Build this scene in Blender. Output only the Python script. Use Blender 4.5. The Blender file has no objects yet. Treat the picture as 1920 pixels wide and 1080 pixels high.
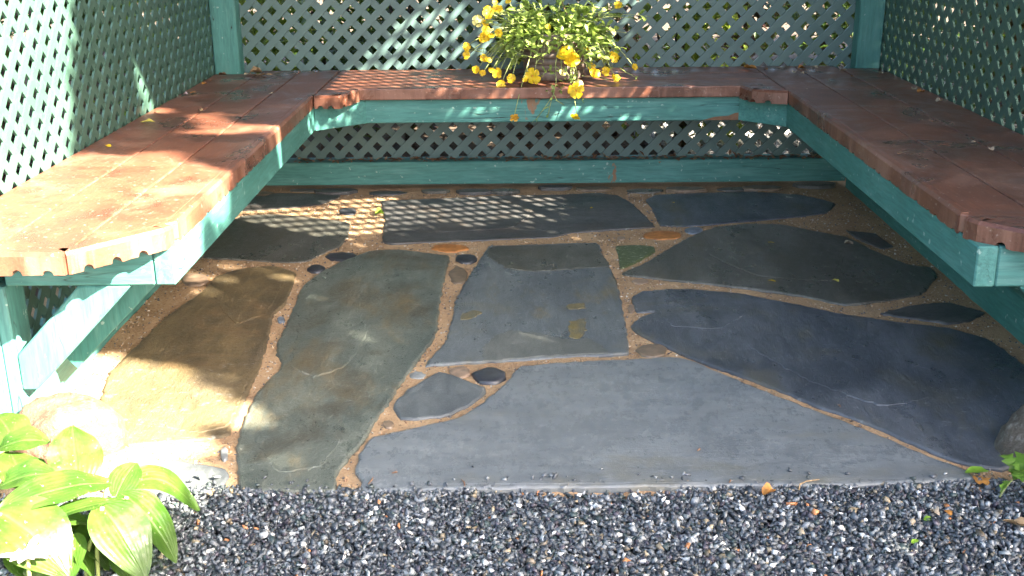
import bpy, bmesh, math, random
import numpy as np
from mathutils import Vector, Matrix, noise
from mathutils.geometry import tessellate_polygon
random.seed(7); rng = np.random.default_rng(11)
S = bpy.context.scene
COL = S.collection
R = math.radians

# ------------------------------------------------------------------ camera, light, exposure
EYE = Vector((0, 0, 1.03)); FPX = 2122.5
PITCH, YAW, ROLL = R(18.88), R(0.7056), R(-0.6451)
_r = Vector((math.cos(YAW), math.sin(YAW), 0))
_f = Vector((-math.sin(YAW)*math.cos(PITCH), math.cos(YAW)*math.cos(PITCH), -math.sin(PITCH)))
_u = _r.cross(_f)
CR = _r*math.cos(ROLL)+_u*math.sin(ROLL); CU = _u*math.cos(ROLL)-_r*math.sin(ROLL)
cam = bpy.data.cameras.new('camera'); cam.sensor_width = 36; cam.lens = 36*FPX/1920; cam.clip_start = .05; cam.clip_end = 500
co = bpy.data.objects.new('camera', cam); COL.objects.link(co)
co.matrix_world = Matrix(((CR.x, CU.x, -_f.x, EYE.x), (CR.y, CU.y, -_f.y, EYE.y), (CR.z, CU.z, -_f.z, EYE.z), (0, 0, 0, 1)))
S.camera = co

SUN_EL = R(36)
SH = Vector((.82, -.57)).normalized()
SUN = Vector((SH.x*math.cos(SUN_EL), SH.y*math.cos(SUN_EL), math.sin(SUN_EL)))
w = bpy.data.worlds.new('World'); S.world = w; w.use_nodes = True
wn = w.node_tree.nodes; wl = w.node_tree.links
sky = wn.new('ShaderNodeTexSky'); sky.sky_type = 'NISHITA'; sky.sun_disc = False
sky.dust_density = 4; sky.ozone_density = .3; sky.air_density = .8; sky.sun_elevation = SUN_EL; sky.sun_rotation = math.atan2(SUN.x, SUN.y)
wl.new(sky.outputs[0], wn['Background'].inputs[0]); wn['Background'].inputs[1].default_value = .066
sl = bpy.data.lights.new('sun', 'SUN'); sl.energy = 5; sl.angle = R(.53); sl.color = (1, .90, .72)
so = bpy.data.objects.new('sun', sl); COL.objects.link(so); so.rotation_euler = (-SUN).to_track_quat('-Z', 'Y').to_euler()
S.view_settings.view_transform = 'Standard'; S.view_settings.look = 'None'
S.view_settings.gamma = 1; S.view_settings.use_curve_mapping = False
S.view_settings.exposure = 4.05

# ------------------------------------------------------------------ helpers
def ray(u, v):
    dx, dy = u-960, v-540
    return _f + CR*(dx/FPX) - CU*(dy/FPX)
def atz(u, v, z=0.): d = ray(u, v); return EYE + d*((z-EYE.z)/d.z)
def aty(u, v, y): d = ray(u, v); return EYE + d*((y-EYE.y)/d.y)

class NT:
    def __init__(s, name):
        s.m = bpy.data.materials.new(name); s.m.use_nodes = True
        s.t = s.m.node_tree; s.b = s.t.nodes['Principled BSDF']; s.out = s.t.nodes['Material Output']
    def n(s, typ, ins=None, **kw):
        nd = s.t.nodes.new('ShaderNode'+typ)
        for k, v in kw.items(): setattr(nd, k, v)
        for k, v in (ins or {}).items(): s.set(nd.inputs[k], v)
        return nd
    def set(s, sock, v):
        if isinstance(v, bpy.types.NodeSocket): s.t.links.new(v, sock)
        elif isinstance(v, bpy.types.Node): s.t.links.new(v.outputs[0], sock)
        else:
            if isinstance(v, (tuple, list)) and len(v) == 3 and sock.type == 'RGBA': v = (*v, 1)
            sock.default_value = v
    def p(s, **kw):
        for k, v in kw.items(): s.set(s.b.inputs[k.replace('_', ' ')], v)
        return s.m
    def co(s, scale=(1, 1, 1), loc=(0, 0, 0), kind='Object'):
        tc = s.n('TexCoord'); mp = s.n('Mapping', {'Vector': tc.outputs[kind], 'Scale': scale, 'Location': loc}); return mp.outputs[0]
    def noise(s, vec, scale, detail=4, rough=.6, dist=0.):
        return s.n('TexNoise', {'Vector': vec, 'Scale': scale, 'Detail': detail, 'Roughness': rough, 'Distortion': dist}).outputs['Fac']
    def ramp(s, fac, stops, interp='LINEAR'):
        r = s.n('ValToRGB', {'Fac': fac}); e = r.color_ramp.elements; r.color_ramp.interpolation = interp
        while len(e) < len(stops): e.new(.5)
        for el, (pos, c) in zip(e, stops):
            el.position = pos; el.color = (c, c, c, 1) if isinstance(c, (int, float)) else (*c, 1)
        return r.outputs['Color']
    def mix(s, f, a, b, mode='MIX'):
        m = s.n('Mix', data_type='RGBA', blend_type=mode)
        s.set(m.inputs[0], f); s.set(m.inputs[6], a); s.set(m.inputs[7], b); return m.outputs[2]
    def math(s, op, a, b=0.):
        m = s.n('Math', operation=op); s.set(m.inputs[0], a); s.set(m.inputs[1], b); return m.outputs[0]
    def bump(s, h, strength=.3, dist=.005, normal=None):
        b = s.n('Bump', {'Height': h, 'Strength': strength, 'Distance': dist})
        if normal is not None: s.set(b.inputs['Normal'], normal)
        return b.outputs[0]

def tag(o, label=None, cat=None, group=None, kind=None):
    for k, v in (('label', label), ('category', cat), ('group', group), ('kind', kind)):
        if v: o[k] = v
    return o
def origin(o):
    p = Vector(o.location)
    while o.parent: o = o.parent; p += o.location
    return p
def mesh(name, verts, faces, mat, parent=None, smooth=False, at=None, idx=None):
    """ONE mesh object; verts are in world space."""
    off = origin(parent) if parent else Vector((0, 0, 0))
    if at is not None: off = off + (Vector(at)-off)
    me = bpy.data.meshes.new(name)
    me.from_pydata([(v[0]-off.x, v[1]-off.y, v[2]-off.z) for v in verts], [], faces)
    for m in (mat if isinstance(mat, (list, tuple)) else [mat]): me.materials.append(m)
    if idx is not None: me.polygons.foreach_set('material_index', idx)
    if smooth: me.polygons.foreach_set('use_smooth', [True]*len(me.polygons))
    me.validate(); me.update()
    o = bpy.data.objects.new(name, me); COL.objects.link(o)
    if parent: o.parent = parent
    if at is not None: o.location = Vector(at)-(origin(parent) if parent else Vector((0, 0, 0)))
    return o
def empty(name, loc, label, cat, group=None):
    o = bpy.data.objects.new(name, None); COL.objects.link(o); o.location = loc; o.empty_display_size = .1
    return tag(o, label, cat, group)
def bm_out(name, bm, mat, parent=None, smooth=False):
    bm.normal_update()
    vs = [v.co.copy() for v in bm.verts]; bm.verts.index_update()
    fs = [[v.index for v in f.verts] for f in bm.faces]; bm.free()
    return mesh(name, vs, fs, mat, parent, smooth)
def prism_bm(poly, z0, z1, bev=0., axis='z', seg=1):
    """extrude a plan polygon; axis 'z': (x,y)->z; 'y': (x,z)->y; 'x': (y,z)->x"""
    def P(a, b, c): return {'z': (a, b, c), 'y': (a, c, b), 'x': (c, a, b)}[axis]
    bm = bmesh.new()
    lo = [bm.verts.new(P(a, b, z0)) for a, b in poly]; hi = [bm.verts.new(P(a, b, z1)) for a, b in poly]
    n = len(poly); bm.faces.new(lo); bm.faces.new(hi)
    for i in range(n): bm.faces.new((lo[i], lo[(i+1) % n], hi[(i+1) % n], hi[i]))
    bmesh.ops.recalc_face_normals(bm, faces=bm.faces)
    if bev: bmesh.ops.bevel(bm, geom=bm.edges[:], offset=bev, segments=seg, affect='EDGES', profile=.5)
    return bm
def box(name, x0, x1, y0, y1, z0, z1, mat, parent=None, bev=.003):
    return bm_out(name, prism_bm([(x0, y0), (x1, y0), (x1, y1), (x0, y1)], z0, z1, bev), mat, parent)
def tube(pts, rad, seg=5):
    """swept tube -> verts, faces; rad scalar or per-point list"""
    V, F = [], []
    n = len(pts); pts = [Vector(p) for p in pts]
    for i, p in enumerate(pts):
        t = (pts[min(i+1, n-1)]-pts[max(i-1, 0)])
        if t.length < 1e-9: t = Vector((0, 0, 1))
        q = t.to_track_quat('Z', 'X'); r = rad[i] if isinstance(rad, (list, tuple)) else rad
        for k in range(seg):
            a = 2*math.pi*k/seg; V.append(p+q@Vector((r*math.cos(a), r*math.sin(a), 0)))
    for i in range(n-1):
        for k in range(seg):
            F.append((i*seg+k, i*seg+(k+1) % seg, (i+1)*seg+(k+1) % seg, (i+1)*seg+k))
    F.append(tuple(range(seg))[::-1]); F.append(tuple((n-1)*seg+k for k in range(seg)))
    return V, F
class MB:
    def __init__(s): s.v = []; s.f = []; s.i = []
    def add(s, V, F, i=0):
        o = len(s.v); s.v += list(V); s.f += [tuple(a+o for a in f) for f in F]; s.i += [i]*len(F); return s
    def build(s, name, mat, parent=None, smooth=False, at=None): return mesh(name, s.v, s.f, mat, parent, smooth, at, s.i)

def leaf_quad(p, d, up, L, W, fold=.25, droop=.2):
    d = d.normalized(); s = d.cross(up); s = s.normalized() if s.length > 1e-5 else Vector((1, 0, 0)); n = s.cross(d)
    m = p+d*L*.5+n*fold*W*-.3; t = p+d*L-n*L*droop
    return [p, m+s*W*.5+n*W*fold, t, m-s*W*.5+n*W*fold, m], [(0, 4, 1), (4, 2, 1), (0, 3, 4), (3, 2, 4)]
def rvec(): 
    v = Vector((random.gauss(0, 1), random.gauss(0, 1), random.gauss(0, 1))); return v.normalized()
# ------------------------------------------------------------------ materials
def paint(name, axis, base, dark, worn=(.20, .11, .06), wear=.672, rough=.55):
    g = NT(name); sc = {'x': (1, 9, 9), 'y': (9, 1, 9), 'z': (9, 9, 1)}[axis]
    v = g.co(); gv = g.co(sc)
    grain = g.noise(gv, 14, 6, .65); blot = g.noise(v, 3.5, 5, .6)
    c = g.mix(g.ramp(blot, [(.3, 0.), (.7, 1.)]), dark, base)
    c = g.mix(g.math('MULTIPLY', g.ramp(grain, [(.35, 1.), (.60, 0.)]), .55), c, tuple(a*.55 for a in dark)); c = g.mix(g.ramp(g.noise(gv, 5, 4, .6), [(.52, 0.), (.66, .35)]), c, (.13, .28, .25))
    scuff = g.ramp(g.noise(v, 55, 3, .5), [(.67, 0.), (.71, 1.)])
    c = g.mix(g.math('MULTIPLY', scuff, .6), c, (.34, .42, .38))
    chip = g.ramp(g.noise(g.co(tuple(.5 if a == 1 else .22 for a in sc)), 13, 5, .68), [(wear, 0.), (wear+.02, 1.)])
    c = g.mix(chip, c, worn)
    # long hairline splits along the grain
    cr = g.noise(g.co({'x': (.35, 6, 6), 'y': (6, .35, 6), 'z': (6, 6, .35)}[axis], (3.1, 1.7, .4)), 3.2, 3, .5, .3)
    crack = g.ramp(g.math('ABSOLUTE', g.math('SUBTRACT', cr, .5)), [(.0, 1.), (.0045, 0.)])
    gate = g.ramp(g.noise(v, 1.7, 2), [(.5, 0.), (.6, 1.)])
    crack = g.math('MULTIPLY', crack, gate)
    c = g.mix(crack, c, (.01, .015, .012))
    h = g.math('SUBTRACT', g.math('MULTIPLY', grain, .5), g.math('ADD', g.math('MULTIPLY', chip, .3), crack))
    return g.p(Base_Color=c, Roughness=g.ramp(blot, [(.3, rough-.1), (.7, rough+.12)]), Normal=g.bump(h, .45, .003), Specular_IOR_Level=.4)
TEAL, TEALD = (.074, .222, .200), (.042, .165, .145)
PX = paint('teal_paint_along_x', 'x', TEAL, TEALD); PY = paint('teal_paint_along_y', 'y', TEAL, TEALD); PZ = paint('teal_paint_along_z', 'z', TEAL, TEALD, wear=.72)
def stain(name, axis):
    g = NT(name); sc = {'x': (1, 10, 10), 'y': (10, 1, 10)}[axis]
    v = g.co(); grain = g.noise(g.co(sc), 16, 6, .62); blot = g.noise(v, 5, 6, .62, .4); big = g.noise(v, 1.6, 3)
    c = g.mix(g.ramp(blot, [(.36, 0.), (.64, 1.)]), (.105, .036, .020), (.185, .066, .035))
    c = g.mix(g.ramp(big, [(.35, 0.), (.7, .55)]), c, (.17, .068, .038))
    c = g.mix(g.math('MULTIPLY', g.ramp(grain, [(.35, 1.), (.6, 0.)]), .35), c, (.075, .032, .024))
    # dry dusty patches against damp dark ones
    wet = g.ramp(g.noise(g.co((1, 1, 1), (4, 2, 1)), 4.2, 6, .66, .6), [(.45, 0.), (.60, 1.)])
    c = g.mix(g.math('MULTIPLY', wet, .62), c, (.060, .023, .016)); c = g.mix(g.ramp(g.noise(g.co((1, 1, 1), (9, 5, 2)), 3.4, 7, .7, .5), [(.52, 0.), (.62, .5)]), c, (.26, .130, .088))
    dust = g.ramp(g.noise(g.co((1, 1, 1), (1, 7, 3)), 90, 2, .5), [(.66, 0.), (.72, 1.)])
    c = g.mix(g.math('MULTIPLY', dust, .5), c, (.36, .28, .24))
    # sawn edges: wear and sun flecks painted as upright smears
    ge = g.n('NewGeometry'); up = g.n('SeparateXYZ', {0: ge.outputs['Normal']}).outputs['Z']
    side = g.ramp(up, [(.35, 1.), (.6, 0.)])
    sm = g.ramp(g.noise(g.co((1, 1, .12), (2, 5, 0)), 15, 5, .7), [(.47, 0.), (.62, 1.)])
    c = g.mix(g.math('MULTIPLY', side, g.math('MULTIPLY', sm, .55)), c, (.27, .135, .095))
    ro = g.mix(wet, (.46,)*3, (.26,)*3)
    return g.p(Base_Color=c, Roughness=g.n('RGBToBW', {0: ro}).outputs[0], Normal=g.bump(g.math('ADD', grain, g.math('MULTIPLY', blot, .5)), .35, .002), Specular_IOR_Level=.5)
SX, SY = stain('red_stain_along_x', 'x'), stain('red_stain_along_y', 'y')
def plastic(name, a, b):
    g = NT(name); v = g.co(); n1 = g.noise(v, 4, 4); n2 = g.noise(v, 60, 3)
    c = g.mix(g.ramp(n1, [(.35, 0.), (.65, 1.)]), a, b)
    c = g.mix(g.ramp(n2, [(.55, 0.), (.75, .35)]), c, (.10, .15, .13))
    return g.p(Base_Color=c, Roughness=.42, Normal=g.bump(n2, .1, .002), Specular_IOR_Level=.5)
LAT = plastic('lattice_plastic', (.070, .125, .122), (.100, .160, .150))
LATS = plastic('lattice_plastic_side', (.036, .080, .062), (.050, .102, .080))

def slate(name, c1, c2, c3, rough=.42, cleft=.5, rot=0.4, scale=1., c4=None, patch=.60, an=(2.3, .85)):
    """riven slate: broad tone drift, drawn-out riven streaks, rust or olive stains, stepped split layers"""
    g = NT(name); v = g.co(); tc = g.n('TexCoord').outputs['Object']
    mp = g.n('Mapping', {'Vector': tc, 'Rotation': (0, 0, rot), 'Scale': (*an, 1)}).outputs[0]
    big = g.noise(mp, 3.0*scale, 4, .55, .6); streak = g.noise(g.n('Mapping', {'Vector': tc, 'Rotation': (0, 0, rot), 'Scale': (an[0]*1.5, an[1]*1.5, 1)}).outputs[0], 8*scale, 10, .76, .5)
    blot = g.noise(g.n('Mapping', {'Vector': tc, 'Location': (7.3, 2.2, 0), 'Rotation': (0, 0, rot), 'Scale': (an[0]*.65, an[1]*.8, 1)}).outputs[0], 4.2*scale, 8, .68, .25)
    mott = g.noise(g.n('Mapping', {'Vector': tc, 'Scale': (1.3, .7, 1)}).outputs[0], 34, 8, .8); fine = g.noise(v, 130, 5, .75)
    c = g.mix(g.ramp(big, [(.38, 0.), (.62, 1.)]), c1, c2)
    c = g.mix(g.ramp(streak, [(.40, .45), (.52, 0.)]), c, tuple(a*.65 for a in c1))
    c = g.mix(g.ramp(streak, [(.53, 0.), (.66, .35)]), c, tuple(min(1, a*1.45) for a in c2))
    c = g.mix(g.ramp(blot, [(patch-.05, 0.), (patch+.10, .75)]), c, c3)
    if c4: c = g.mix(g.ramp(g.noise(g.n('Mapping', {'Vector': tc, 'Location': (1.1, 9.2, 0)}).outputs[0], 4.2*scale, 6, .62, .8), [(.54, 0.), (.66, .8)]), c, c4)
    c = g.mix(g.ramp(mott, [(.36, .34), (.5, 0.)]), c, tuple(a*.65 for a in c1))
    c = g.mix(g.ramp(fine, [(.56, 0.), (.72, .35)]), c, tuple(min(1, a*1.9) for a in c2))
    spk = g.ramp(g.noise(v, 170, 2), [(.72, 0.), (.76, 1.)])
    c = g.mix(g.math('MULTIPLY', spk, .45), c, (.40, .39, .36))
    scr = g.ramp(g.math('ABSOLUTE', g.math('SUBTRACT', g.noise(g.n('Mapping', {'Vector': tc, 'Rotation': (0, 0, .25), 'Scale': (1.2, 7, 1)}).outputs[0], 2.6, 4), .5)), [(0., .4), (.007, 0.)])
    scr = g.math('MULTIPLY', scr, g.ramp(mott, [(.5, 0.), (.56, 1.)]))
    c = g.mix(scr, c, (.36, .38, .38))
    st = g.noise(mp, 2.4*scale, 6, .66, 1.0)
    lay = g.ramp(st, [(0., 0.), (.40, .2), (.46, .4), (.5, .6), (.55, .8), (.61, 1.)], 'CONSTANT')
    h = g.math('ADD', g.math('ADD', g.math('MULTIPLY', streak, .9), g.math('MULTIPLY', g.math('ADD', mott, g.math('MULTIPLY', fine, .8)), .45)), g.math('MULTIPLY', lay, .5*cleft))
    ro = g.ramp(g.math('ADD', g.math('MULTIPLY', blot, .5), g.math('MULTIPLY', mott, .5)), [(.38, rough-.1), (.62, rough+.16)])
    return g.p(Base_Color=c, Roughness=ro, Normal=g.bump(h, min(1, .75*cleft+.12), .009), Specular_IOR_Level=.5)
GREY = slate('slate_blue_grey', (.126, .141, .155), (.155, .170, .180), (.150, .140, .100),   .27, .16, .05, .8, None, .60, (1., 2.2))
DARKB = slate('slate_dark_blue', (.044, .052, .066), (.092, .103, .120), (.110, .096, .052), .31, .5, -.45, 1., (.080, .080, .070), .60)
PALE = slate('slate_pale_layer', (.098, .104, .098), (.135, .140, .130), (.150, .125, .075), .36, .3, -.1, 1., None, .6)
OCHRE = slate('slate_ochre_layer', (.135, .108, .055), (.19, .142, .052), (.10, .11, .10), .40, .3, .3, 3., None, .50)
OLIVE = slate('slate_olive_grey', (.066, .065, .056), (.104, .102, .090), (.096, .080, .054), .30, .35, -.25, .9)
MIDB = slate('slate_mid_blue', (.086, .098, .110), (.128, .143, .148), (.175, .130, .050), .31, .4, -.1, 1., (.125, .126, .110), .61)
SMALLB = slate('slate_small_blue', (.075, .085, .094), (.108, .120, .124), (.130, .120, .085), .38, .3, 1.2, 1., None, .6)
GREEN = slate('slate_green_brown', (.086, .103, .093), (.150, .164, .138), (.170, .120, .054), .33, 1., .95, .9, (.070, .060, .044), .555)
BROWN = slate('slate_rusty_brown', (.092, .070, .040), (.180, .132, .066), (.075, .060, .042), .42, .9, .55, 1., (.180, .118, .056), .57)
BACK = slate('slate_dark_grey', (.048, .049, .052), (.086, .084, .082), (.090, .067, .050), .36, .3, .05, 1., (.085, .066, .050), .60, (1., 2.))
def pebm(name, c, rough=.4):
    g = NT(name); v = g.co(); n1 = g.noise(v, 40, 4)
    cc = g.mix(g.ramp(n1, [(.35, 0.), (.7, 1.)]), tuple(a*.65 for a in c), tuple(min(1, a*1.35) for a in c))
    return g.p(Base_Color=cc, Roughness=rough, Normal=g.bump(n1, .25, .004))
PEB = {'dark': pebm('pebble_charcoal', (.035, .037, .045), .33), 'brown': pebm('pebble_brown', (.15, .11, .075)), 'grey': pebm('pebble_grey', (.20, .21, .21)),
       'rust': pebm('pebble_rust', (.36, .145, .04), .6), 'blue': pebm('pebble_blue', (.13, .155, .19)), 'tan': pebm('pebble_tan', (.22, .155, .11))}
def mossy():
    g = NT('stone_mossy_green'); v = g.co(); n1 = g.noise(v, 45, 5, .7)
    fl = g.ramp(g.noise(g.co((1, 2.4, 1)), 75, 3), [(.60, 0.), (.66, 1.)])
    return g.p(Base_Color=g.mix(fl, g.mix(n1, (.04, .055, .02), (.10, .12, .05)), (.42, .45, .34)), Roughness=.35, Normal=g.bump(n1, .5, .005))
PEB['moss'] = mossy()
def mortar():
    g = NT('sandy_mortar'); v = g.co(); n1 = g.noise(v, 8, 6, .65); n2 = g.noise(v, 150, 4, .7); n3 = g.noise(v, 420, 2, .5)
    c = g.mix(g.ramp(n1, [(.3, 0.), (.7, 1.)]), (.29, .175, .095), (.45, .305, .178))
    c = g.mix(g.ramp(n2, [(.5, 0.), (.68, .7)]), c, (.46, .34, .215))
    c = g.mix(g.ramp(n2, [(.30, .75), (.43, 0.)]), c, (.085, .05, .03))
    return g.p(Base_Color=c, Roughness=.9, Normal=g.bump(g.math('ADD', g.math('ADD', n1, n2), g.math('MULTIPLY', n3, .6)), .8, .006), Specular_IOR_Level=.25)
MORTAR = mortar()
def soil(name, a, b, sc=6.):
    g = NT(name); v = g.co(); n1 = g.noise(v, sc, 8, .7); n2 = g.noise(v, sc*14, 5, .7)
    c = g.mix(g.ramp(n1, [(.35, 0.), (.65, 1.)]), a, b); c = g.mix(g.ramp(n2, [(.45, 0.), (.7, .6)]), c, tuple(min(1, q*1.6) for q in b))
    return g.p(Base_Color=c, Roughness=.95, Normal=g.bump(g.math('ADD', n1, n2), .9, .02))
SOIL = soil('garden_soil', (.035, .025, .017), (.085, .058, .038))
GBASE = soil('gravel_fines', (.020, .022, .026), (.060, .064, .070), 90)
def vcol(name, rough=.5, spec=.5, sub=0.):
    g = NT(name); a = g.n('Attribute', attribute_name='Col'); v = g.co(); n = g.noise(v, 120, 4, .7)
    c = g.mix(g.ramp(n, [(.35, .5), (.6, 0.)]), a.outputs['Color'], g.mix(1., a.outputs['Color'], (.4, .4, .42), 'MULTIPLY'))
    return g.p(Base_Color=c, Roughness=rough, Specular_IOR_Level=spec, Normal=g.bump(n, .2, .002))
GRAVEL = vcol('gravel_chips', .42)
def leafm(name, a, b, rough=.35, trans=.35, vein=0., spots=False):
    g = NT(name); v = g.co(); n1 = g.noise(v, 25, 4); oi = g.n('ObjectInfo').outputs['Random']
    isl = g.n('NewGeometry').outputs['Random Per Island']
    c = g.mix(g.math('ADD', g.math('MULTIPLY', n1, .55), g.math('MULTIPLY', isl, .45)), a, b)
    if spots: c = g.mix(g.ramp(g.noise(v, 130, 2), [(.70, 0.), (.75, .8)]), c, (.62, .66, .40))
    g.p(Base_Color=c, Roughness=rough, Normal=g.bump(g.noise(v, 60, 3), .2, .003), Specular_IOR_Level=.5)
    t = g.n('BsdfTranslucent', {'Color': g.mix(.5, c, (.30, .42, .03))})
    mx = g.n('MixShader', {0: trans}); g.set(mx.inputs[1], g.b.outputs[0]); g.set(mx.inputs[2], t.outputs[0])
    g.t.links.new(mx.outputs[0], g.out.inputs['Surface']); return g.m
def broadm():
    g = NT('leaf_broad_veined'); v = g.co(); u = g.n('Attribute', attribute_name='across').outputs['Fac']; n1 = g.noise(v, 22, 4)
    rib = g.math('SINE', g.math('MULTIPLY', u, 30.)); midr = g.ramp(g.math('ABSOLUTE', u), [(0., 1.), (.09, 0.)])
    c = g.mix(g.ramp(n1, [(.38, 0.), (.62, 1.)]), (.030, .078, .010), (.060, .122, .018))
    c = g.mix(g.math('MULTIPLY', midr, .35), c, (.13, .21, .06)); c = g.mix(g.ramp(rib, [(.3, 0.), (1., .04)]), c, (.04, .09, .012))
    c = g.mix(g.ramp(g.noise(v, 170, 2), [(.69, 0.), (.73, .7)]), c, (.40, .44, .26))
    h = g.math('ADD', g.math('MULTIPLY', rib, .09), g.math('SUBTRACT', n1, midr))
    g.p(Base_Color=c, Roughness=g.ramp(g.noise(v, 70, 3), [(.4, .30), (.6, .5)]), Normal=g.bump(h, .35, .004), Specular_IOR_Level=.45)
    t = g.n('BsdfTranslucent', {'Color': g.mix(.5, c, (.11, .19, .015))}); mx = g.n('MixShader', {0: .35}); g.set(mx.inputs[1], g.b.outputs[0]); g.set(mx.inputs[2], t.outputs[0])
    g.t.links.new(mx.outputs[0], g.out.inputs['Surface']); return g.m
L_BROAD2 = broadm()
L_BROAD = leafm('leaf_broad_green', (.075, .17, .022), (.135, .25, .04), .32, .4)
L_DARK = leafm('leaf_shrub_dark', (.016, .042, .010), (.05, .095, .020), .4, .3)
L_LIME = leafm('leaf_shrub_lime', (.09, .15, .020), (.22, .27, .035), .4, .4)
L_PURP = leafm('leaf_shrub_purple', (.035, .012, .014), (.09, .035, .028), .45, .2)
L_POT = leafm('leaf_potted', (.20, .31, .068), (.38, .47, .13), .4, .35)
L_TREE = leafm('leaf_tree', (.03, .07, .012), (.07, .12, .02), .4, .12)
L_WEED = leafm('leaf_weed', (.06, .15, .02), (.11, .22, .035), .4, .35)
STEM = pebm('stem_pale_green', (.26, .30, .10), .5)
BARK = soil('bark', (.04, .028, .02), (.10, .075, .055), 20)
def simple(name, c, rough=.6, trans=0.):
    g = NT(name); v = g.co(); n1 = g.noise(v, 55, 4)
    cc = g.mix(g.ramp(n1, [(.3, 0.), (.7, 1.)]), tuple(a*.68 for a in c), tuple(min(1, a*1.2) for a in c))
    g.p(Base_Color=cc, Roughness=rough, Normal=g.bump(n1, .2, .002))
    if trans:
        t = g.n('BsdfTranslucent', {'Color': cc}); mx = g.n('MixShader', {0: trans}); g.set(mx.inputs[1], g.b.outputs[0]); g.set(mx.inputs[2], t.outputs[0])
        g.t.links.new(mx.outputs[0], g.out.inputs['Surface'])
    return g.m
YELLOW = simple('petal_yellow', (.86, .56, .015), .5, .3); YPALE = simple('petal_pale_yellow', (.80, .72, .25), .5, .3)
AMBER = simple('petal_centre_amber', (.62, .25, .01), .5); WILT = simple('petal_wilted_orange', (.62, .32, .03), .6, .2)
CALYX = simple('calyx_green', (.20, .30, .07), .5, .2)
WHITE = simple('petal_pinkish_white', (.60, .48, .53), .5, .2)
POT = simple('pot_taupe_plastic', (.15, .115, .095), .55)
DRY = [simple('dry_leaf_tan', (.36, .24, .13), .7, .15), simple('dry_leaf_brown', (.20, .10, .05), .7, .1), simple('dry_leaf_orange', (.50, .22, .05), .65, .2),
       simple('dry_leaf_yellow', (.58, .50, .10), .6, .25), simple('dry_leaf_green', (.20, .36, .04), .4, .3), simple('dry_leaf_cream', (.55, .44, .32), .7, .2)]
def rockm(name, a, b, c3):
    g = NT(name); v = g.co(); n1 = g.noise(v, 9, 7, .7, .4); n2 = g.noise(v, 60, 5, .7)
    c = g.mix(g.ramp(n1, [(.35, 0.), (.62, 1.)]), a, b); c = g.mix(g.ramp(n2, [(.5, 0.), (.68, .8)]), c, c3)
    return g.p(Base_Color=c, Roughness=.7, Normal=g.bump(g.math('ADD', n1, n2), .6, .015))
ROCK_W = rockm('boulder_warm', (.080, .040, .024), (.125, .072, .045), (.18, .13, .095)); ROCK_G = rockm('boulder_grey', (.055, .042, .030), (.110, .090, .068), (.22, .20, .17))
ROCK_B = rockm('boulder_brown', (.11, .07, .045), (.19, .13, .09), (.30, .26, .22))

# ------------------------------------------------------------------ ground, patio
mesh('ground', [(-120, -120, -.06), (120, -120, -.06), (120, 120, -.06), (-120, 120, -.06)], [(0, 1, 2, 3)], SOIL)['kind'] = 'structure'
PATIO_Y0 = 1.82
def mort_z(x, y): return -.0018+.0028*noise.noise((x*5, y*5, 0))+.0022*noise.noise((x*17, y*17, 3)) - 1.1*max(0, 1.866-y)
nx, ny = 130, 122
xs = np.linspace(-1.34, 1.34, nx); ys = np.linspace(PATIO_Y0, 4.30, ny)
V = [(x, y, mort_z(x, y)) for y in ys for x in xs]
F = [(j*nx+i, j*nx+i+1, (j+1)*nx+i+1, (j+1)*nx+i) for j in range(ny-1) for i in range(nx-1)]
patio = tag(mesh('patio', V, F, MORTAR, smooth=True), kind='structure')

def densify(poly, step, jit, closed=True, seed=0):
    rr = random.Random(seed); out = []
    n = len(poly)
    for i in range(n):
        a, b = Vector(poly[i]), Vector(poly[(i+1) % n]); k = max(1, int((b-a).length/step))
        # gentle curve through the corners
        p0, p3 = Vector(poly[i-1]), Vector(poly[(i+2) % n])
        for j in range(k):
            t = j/k
            q = .5*((2*a)+(b-p0)*t+(2*p0-5*a+4*b-p3)*t*t+(3*a-p0-3*b+p3)*t**3)
            q = q*.3+(a+(b-a)*t)*.7
            out.append(q+Vector((rr.uniform(-jit, jit), rr.uniform(-jit, jit))))
    return out
STONE_POLYS = []
FLAG = {}
def stone(name, px, mat, top=.004, step=.014, jit=.0026, tilt=(0, 0), world=False, label=None, curve=True):
    pts = [Vector(q) if world else atz(*q).xy for q in px]
    STONE_POLYS.append([tuple(p) for p in pts])
    d = densify(pts, step, jit, seed=len(STONE_POLYS))
    area = sum(d[i].x*d[(i+1) % len(d)].y-d[(i+1) % len(d)].x*d[i].y for i in range(len(d)))
    if area < 0: d.reverse()
    n = len(d); c = sum(d, Vector((0, 0)))/n
    def inset(k):
        o = []
        for i in range(n):
            t = (d[(i+1) % n]-d[i-1]); nn = Vector((-t.y, t.x)); nn = nn.normalized() if nn.length else nn
            o.append(d[i]+nn*k)
        return o
    def zt(p): return top+tilt[0]*(p.x-c.x)+tilt[1]*(p.y-c.y)+.0012*noise.noise((p.x*9, p.y*9, len(STONE_POLYS)))
    rings = [[(p.x, p.y, -.02) for p in d], [(p.x, p.y, zt(p)-.0045) for p in inset(.0005)], [(p.x, p.y, zt(p)-.0010) for p in inset(.0028)], [(p.x, p.y, zt(p)) for p in inset(.0075)]]
    V = [v for r in rings for v in r]; F = []
    for k in range(3):
        for i in range(n): F.append((k*n+i, k*n+(i+1) % n, (k+1)*n+(i+1) % n, (k+1)*n+i))
    for t in tessellate_polygon([[Vector(v) for v in rings[3]]]):
        a, b, cc = (Vector(rings[3][q]) for q in t)
        F.append(tuple(3*n+q for q in (t if (b-a).cross(cc-a).z > 0 else t[::-1])))
    o = mesh('flagstone' if name != 'pebble' else 'pebble', V, F, mat, patio); FLAG[name] = (o, zt, mat)
    if label: o['label'] = label
    for p in o.data.polygons: p.use_smooth = p.index < 3*n and p.index >= n
    return o
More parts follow.
